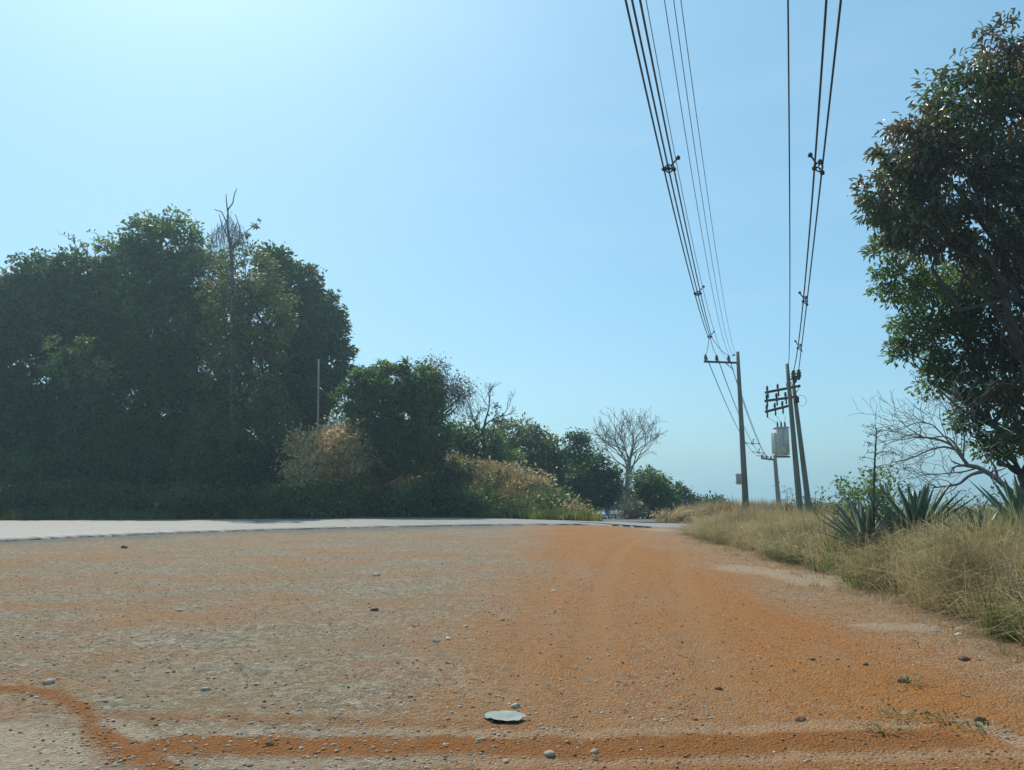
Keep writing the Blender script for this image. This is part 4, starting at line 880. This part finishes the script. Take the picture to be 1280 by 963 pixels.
def hang(name, label, pix, end, r, mat, group, Yn=10.3, extend=True):
    """span in one vertical plane from the pole towards the pole behind the camera; sag taken from sighted points"""
    x0 = P(pix[0][0], pix[0][1], Yn); pa = x0[:2]; pb = np.asarray(end)[:2]; dv = pb - pa; L = np.linalg.norm(dv); dv /= L; nrm = np.array([-dv[1], dv[0]])
    S, Zs = [], []
    for a, b in pix:
        q = P(a, b, 1.0) - np.array([0, 0, EYE]); t = (pa @ nrm) / (q[:2] @ nrm); w = q * t + np.array([0, 0, EYE]); S.append((w[:2] - pa) @ dv); Zs.append(w[2])
    S.append(L); Zs.append(end[2]); Wt = np.ones(len(S)); Wt[-1] = 8; Wt[0] = 3
    co = np.polyfit(S, Zs, 2, w=Wt); s = np.linspace(-14 if extend else 0, L, 60)
    z = np.polyval(co, s); z += (end[2] - z[-1]) * sstep(L * .8, L, s)
    pts = np.c_[pa[0] + dv[0] * s, pa[1] + dv[1] * s, z]
    mb = MB(); mb.tube(pts, r, 6); o = mb.build(name, M[mat], loc=pts[-1], smooth=True); tag(o, label, 'cable', group)
    return lambda Y: np.array([np.interp(Y, pts[:, 1], pts[:, k]) for k in range(3)])
# left bundle gathers at its last spacer, then fans out to the crossarm
YG = 35.5
gath = [P(886.2, 424, YG), P(887.5, 421, YG), P(889.5, 421.5, YG)]
fL = []
labs = ['outermost of three thick black cables running to the nearer pole', 'middle of three thick black cables running to the nearer pole', 'innermost of three thick black cables running to the nearer pole']
tops = [[(782, 0), (835.5, 240), (869, 367)], [(790, 0), (841.5, 240), (872.5, 367)], [(800, 0), (848, 240), (876, 367)]]
for k in range(3):
    fL.append(hang('power_cable', labs[k], tops[k], gath[k], .017, 'cable', 'thick cables of the left power line'))
    s = np.linspace(0, 1, 10)[:, None]; pts = gath[k] + (insA[k] - gath[k]) * s; pts[:, 2] -= np.sin(s[:, 0] * math.pi) * .15
    mb = MB(); mb.tube(pts, .014, 6); o = mb.build('cable_lead', M['cable'], loc=gath[k], smooth=True)
    tag(o, ['left', 'middle', 'right'][k] + ' cable lead fanning from the last spacer to the nearer crossarm', 'cable', 'leads onto the nearer crossarm')
thinL = [([(807.5, 0), (853, 240), (880, 367)], P(917, 441, YA), 'thin messenger wire next to the three thick cables'), ([(830.5, 0), (868.5, 240)], P(916, 444, YA), 'leftmost of three thin wires to the nearer pole top'),
         ([(842, 0), (876.5, 240)], P(918, 443, YA), 'middle of three thin wires to the nearer pole top'), ([(851, 0), (884, 240)], P(919, 441, YA), 'rightmost of three thin wires to the nearer pole top')]
for px_, e_, lab in thinL: fM = hang('thin_wire', lab, px_, e_, .0065, 'cable_thin', 'thin wires of the left power line')
# right line
fR = []
for k, (px_, lab) in enumerate([([(1033, 0), (1015, 240), (1004.5, 378), (997, 436)], 'left of two thick cables running to the twin poles'), ([(1051, 0), (1026, 240), (1008.5, 378), (1000.5, 436)], 'right of two thick cables running to the twin poles')]):
    fR.append(hang('power_cable', lab, px_, insB[k], .018, 'cable', 'thick cables of the right power line'))
hang('power_cable', 'lone straight cable running to the top of the taller twin pole', [(985, 0), (987, 240)], P(985.5, 458, YB - .1), .013, 'cable', 'thick cables of the right power line')
# spans beyond the nearer pole
fD = []
for k in range(3):
    s = np.linspace(0, 1, 30)[:, None]; pts = insA[k] + (insD[k] - insA[k]) * s; pts[:, 2] -= 4 * 1.5 * s[:, 0] * (1 - s[:, 0])
    mb = MB(); mb.tube(pts, .022, 5); o = mb.build('power_cable', M['cable'], loc=pts[0], smooth=True); tag(o, ['left', 'middle', 'right'][k] + ' sagging cable from the nearer pole down to the distant pole', 'cable', 'cables beyond the nearer pole'); fD.append(pts)
s = np.linspace(0, 1, 24)[:, None]; a, b = P(921, 475, YA), P(968, 580, YD); pts = a + (b - a) * s; pts[:, 2] -= 4 * 1.2 * s[:, 0] * (1 - s[:, 0]); mb = MB(); mb.tube(pts, .016, 4)
tag(mb.build('thin_wire', M['cable_thin'], loc=pts[0]), 'thin grey wire sagging from the nearer pole to the distant pole', 'cable')

# spacers
def spacer(q, hook, label, group, k=1.0):
    """diamond ring with an arm to a clamp on every cable it holds, and a hook on top"""
    c = np.mean(q, 0); t = thing('cable_spacer', c, label, 'cable spacer', group); th = np.linspace(0, 2 * math.pi, 9)
    mb = MB(); mb.tube(c + k * .075 * (np.cos(th)[:, None] * ux + np.sin(th)[:, None] * uz * 1.2), .016 * k, 6, cap=False); mb.build('ring', M['black'], t, smooth=True)
    for e in list(q) + [c + hook]:
        d = e - c; L = np.linalg.norm(d); d = d / L; mb = MB(); s_ = c + d * min(.07 * k, L * .5)
        mb.tube([s_, (s_ + e) / 2, e], .020 * k, 6); mb.lathe(e - uz * .045 * k, [(0, 0), (.04 * k, .005), (.048 * k, .045 * k), (.03 * k, .08 * k), (0, .08 * k)], 8); mb.build('clamp', M['black'], t, smooth=True)
    return t
ux, uz = np.array([1., 0, 0]), np.array([0, 0, 1.])
def at_py(fn, py):
    ys = np.linspace(9, 36, 400); best = min(ys, key=lambda Y: abs(proj(fn(Y))[1] - py)); return fn(best)
def proj(w):
    w = np.asarray(w) - np.array([0, 0, EYE]); dep = w[1] * CP + w[2] * SP; return CX + F * w[0] / dep, CY - F * (-w[1] * SP + w[2] * CP) / dep
for py, k, lab in [(211, 1.0, 'largest black cable spacer on the left cables, high overhead'), (367, .95, 'middle cable spacer on the left cables'), (421, .95, 'last cable spacer on the left cables, above the nearer crossarm')]:
    q = [at_py(f, py) for f in fL]; spacer(q, np.array([.20, 0, .24]), lab, 'spacers on the left cables', k)
for py, k, lab in [(211, 1.05, 'largest black cable spacer on the right cables, high overhead'), (378, .95, 'middle cable spacer on the right cables'), (436, .9, 'last cable spacer on the right cables, just above the twin poles')]:
    q = [at_py(f, py) for f in fR]; q = [q[0] + [0, 0, .03], q[0] * .25 + q[1] * .75 + [0, 0, .16], q[1] - [0, 0, .08]]; spacer(q, np.array([-.16, 0, .26]), lab, 'spacers on the right cables', k)
for k, (i, lab) in enumerate([(14, 'nearest small spacer on the sagging cables beyond the nearer pole'), (19, 'second small spacer on the sagging cables beyond the nearer pole'), (24, 'farthest small spacer on the sagging cables beyond the nearer pole')]):
    spacer([f_[i] for f_ in fD], np.array([.1, 0, .35]), lab, 'spacers beyond the nearer pole', 1.5)

# thin pale post among the left trees
YP = 44.8
b0 = on(397, YP, -.1); t = thing('post', b0, 'thin pale wooden post standing in the dry grass at the end of the left wood', 'post')
mb = MB(); tp = P(398.5, 449, YP); s = np.linspace(0, 1, 6)[:, None]; mb.tube(b0 + (tp - b0) * s, np.linspace(.07, .05, 6), 10); mb.build('shaft', M['wood_post'], t, smooth=True)
mb = MB(); mb.tube([P(398.2, 483, YP), P(404, 489, YP - .2), P(412, 498, YP - .4)], .018, 5); mb.build('stay_wire', M['cable_thin'], t)

# ------------------------------------------------------------------ car on the far bend
cy = 96.0; cx_ = (746 - CX) / F * cy * CP; cz = H1(cx_, cy) + .03
car = thing('car', (cx_, cy, cz), 'pale blue car coming round the bend, half hidden by the bank', 'car')
def loft(secs, mat, name, parent, sm=False):
    mb = MB(); V = np.array(secs, float); n, m = V.shape[:2]; i = np.arange(n - 1)[:, None] * m; k = np.arange(m)[None, :]; k2 = (k + 1) % m
    q = np.stack([i + k, i + k2, i + m + k2, i + m + k], -1).reshape(-1, 4); W = V.reshape(-1, 3); e = [(0, j, j + 1) for j in range(1, m - 1)]; f2 = [((n - 1) * m, (n - 1) * m + j + 1, (n - 1) * m + j) for j in range(1, m - 1)]
    mb.add(W + np.array([cx_, cy, cz]), q, e + f2); return mb.build(name, M[mat], parent, smooth=sm)
def sec(y, w, z0, z1, b=.1): return [(-w + b, y, z0), (w - b, y, z0), (w, y, z0 + b), (w, y, z1 - b), (w - b, y, z1), (-w + b, y, z1), (-w, y, z1 - b), (-w, y, z0 + b)]
loft([sec(-2.05, .70, .32, .68), sec(-1.9, .80, .22, .80), sec(-.9, .84, .2, .95), sec(1.2, .84, .2, .97), sec(1.9, .80, .24, .92), sec(2.0, .72, .34, .80)], 'car_paint', 'body', car)
loft([sec(-1.0, .74, .93, 1.0, .03), sec(-.3, .66, .93, 1.44, .06), sec(.9, .66, .93, 1.46, .06), sec(1.6, .70, .93, 1.02, .03)], 'car_paint', 'cabin', car)
mb = MB(); o3 = np.array([cx_, cy, cz]); mb.add(o3 + np.array([(-.64, -.99, 1.0), (.64, -.99, 1.0), (.56, -.40, 1.40), (-.56, -.40, 1.40)]) + [0, -.02, .03], [(0, 1, 2, 3)]); mb.build('windscreen', M['glass'], car)
for sx in (-1, 1):
    mb = MB(); mb.add(o3 + np.array([(sx * .75, -.7, 1.0), (sx * .75, 1.2, 1.0), (sx * .68, .9, 1.36), (sx * .68, -.25, 1.36)]), [(0, 1, 2, 3)]); mb.build('side_window', M['glass'], car)
    mb = MB(); mb.box(o3 + [sx * .55, -2.0, .64], (.30, .10, .14), bev=.03); mb.build('headlight', M['lampglass'], car)
    for wy in (-1.3, 1.25):
        mb = MB(); mb.lathe(o3 + [sx * .74, wy, .31], [(0, -.09), (.20, -.09), (.30, -.08), (.31, 0), (.30, .08), (.20, .09), (0, .09)], 16, (1, 0, 0)); w = mb.build('wheel', M['black'], car, smooth=True)
        mb = MB(); mb.lathe(o3 + [sx * .835, wy, .31], [(0, sx * .01), (.19, sx * .005), (.19, -sx * .01)], 12, (1, 0, 0)); mb.build('rim', M['rail'], w)
mb = MB(); mb.box(o3 + [0, -2.03, .46], (.8, .06, .12), bev=.02); mb.build('grille', M['black'], car)
# guard rail
y0, y1 = 78., 92.; g0 = P(763, 634.5, y0); g1 = P(783, 638, 70.0); g0[2] = H1(g0[0], g0[1]) + .72; g1[2] = H1(g1[0], g1[1]) + .72
gr = thing('guard_rail', (g0 + g1) / 2 - [0, 0, .72], 'pale metal guard rail beside the road at the bend', 'guard rail')
d = (g1 - g0); L = np.linalg.norm(d); d /= L; s_ = np.cross(d, [0, 0, 1.]); s_ /= np.linalg.norm(s_); mb = MB(); pr = [(.04, -.15), (-.02, -.1), (-.02, -.05), (.04, 0), (-.02, .05), (-.02, .1), (.04, .15)]
V = [e + s_ * a + np.array([0, 0, b]) for e in (g0, g1) for a, b in pr] + [e + s_ * (a + .012) + np.array([0, 0, b]) for e in (g0, g1) for a, b in pr]
mb.add(V, [(k, k + 1, k + 8, k + 7) for k in range(6)] + [(k + 14, k + 21, k + 22, k + 15) for k in range(6)]); mb.build('beam', M['rail'], gr)
for t in np.linspace(.05, .95, 5):
    p = g0 + (g1 - g0) * t; mb = MB(); mb.box(p + s_ * .09 - [0, 0, .30], (.10, .10, .95), bev=.01); mb.build('post', M['rail'], gr)

# ------------------------------------------------------------------ light, sky, camera
SUN_AZ, SUN_EL = R(-28), R(52)
sv = Vector((math.sin(SUN_AZ) * math.cos(SUN_EL), math.cos(SUN_AZ) * math.cos(SUN_EL), math.sin(SUN_EL)))
ld = bpy.data.lights.new('sun', 'SUN'); ld.energy = 4.2; ld.angle = R(.55); ld.color = (1, .94, .85)
lo = bpy.data.objects.new('sun', ld); COL.objects.link(lo); lo.rotation_euler = sv.to_track_quat('Z', 'Y').to_euler(); lo.location = (0, 0, 50)
w = bpy.data.worlds.new('World'); scene.world = w; w.use_nodes = True; nt = w.node_tree; nt.nodes.clear()
sky = nt.nodes.new('ShaderNodeTexSky'); sky.sky_type = 'NISHITA'; sky.sun_disc = False; sky.sun_elevation = SUN_EL; sky.sun_rotation = SUN_AZ
sky.air_density = 1.0; sky.dust_density = 2.2; sky.ozone_density = 2.5; sky.altitude = 300
bg = nt.nodes.new('ShaderNodeBackground'); bg.inputs[1].default_value = .105; ow = nt.nodes.new('ShaderNodeOutputWorld')
tcw = nd(nt, 'ShaderNodeTexCoord'); mpw = nd(nt, 'ShaderNodeMapping'); mpw.inputs['Scale'].default_value = (2.2, 2.2, 9.0); mpw.inputs['Rotation'].default_value = (.0, .35, .2); nt.links.new(tcw.outputs['Generated'], mpw.inputs[0])
wisp = maths(nt, 'MULTIPLY', maths(nt, 'SUBTRACT', noise(nt, mpw.outputs[0], 1.3, 6, .55), .5), .55, True)
skyc = lambda c: mixc(nt, wisp, c, (5.6, 7.4, 8.4))
nt.links.new(skyc(mixc(nt, .42, mixc(nt, 1.0, sky.outputs[0], (.90, 1.15, 1.14), 'MULTIPLY'), (2.65, 5.8, 8.2))), bg.inputs[0]); nt.links.new(bg.outputs[0], ow.inputs[0])
cam = bpy.data.cameras.new('camera'); co = bpy.data.objects.new('camera', cam); COL.objects.link(co)
cam.sensor_width = 36; cam.lens = 36 * F / 1280; cam.clip_start = .05; cam.clip_end = 6000
co.location = (0, 0, EYE); co.rotation_euler = (R(90) + PITCH, 0, 0); scene.camera = co
vs = scene.view_settings; vs.view_transform = 'Standard'; vs.look = 'None'; vs.exposure = 0.2; vs.gamma = 1.0
try: vs.use_curve_mapping = False
except Exception: pass
scene.cycles.max_bounces = 6; scene.cycles.transparent_max_bounces = 4

# air
mb = MB(); mb.box((0, 650, -48), (2400, 1540, 144)); hz = mb.build('haze', M['cable']); tag(hz, kind='stuff')
hm = bpy.data.materials.new('air'); hm.use_nodes = True; hn = hm.node_tree; hn.nodes.clear(); ho = hn.nodes.new('ShaderNodeOutputMaterial'); pv = hn.nodes.new('ShaderNodeVolumePrincipled')
pv.inputs['Color'].default_value = (.62, .88, .95, 1); pv.inputs['Density'].default_value = .0010; pv.inputs['Anisotropy'].default_value = .45
hn.links.new(pv.outputs[0], ho.inputs['Volume']); hz.data.materials.clear(); hz.data.materials.append(hm)
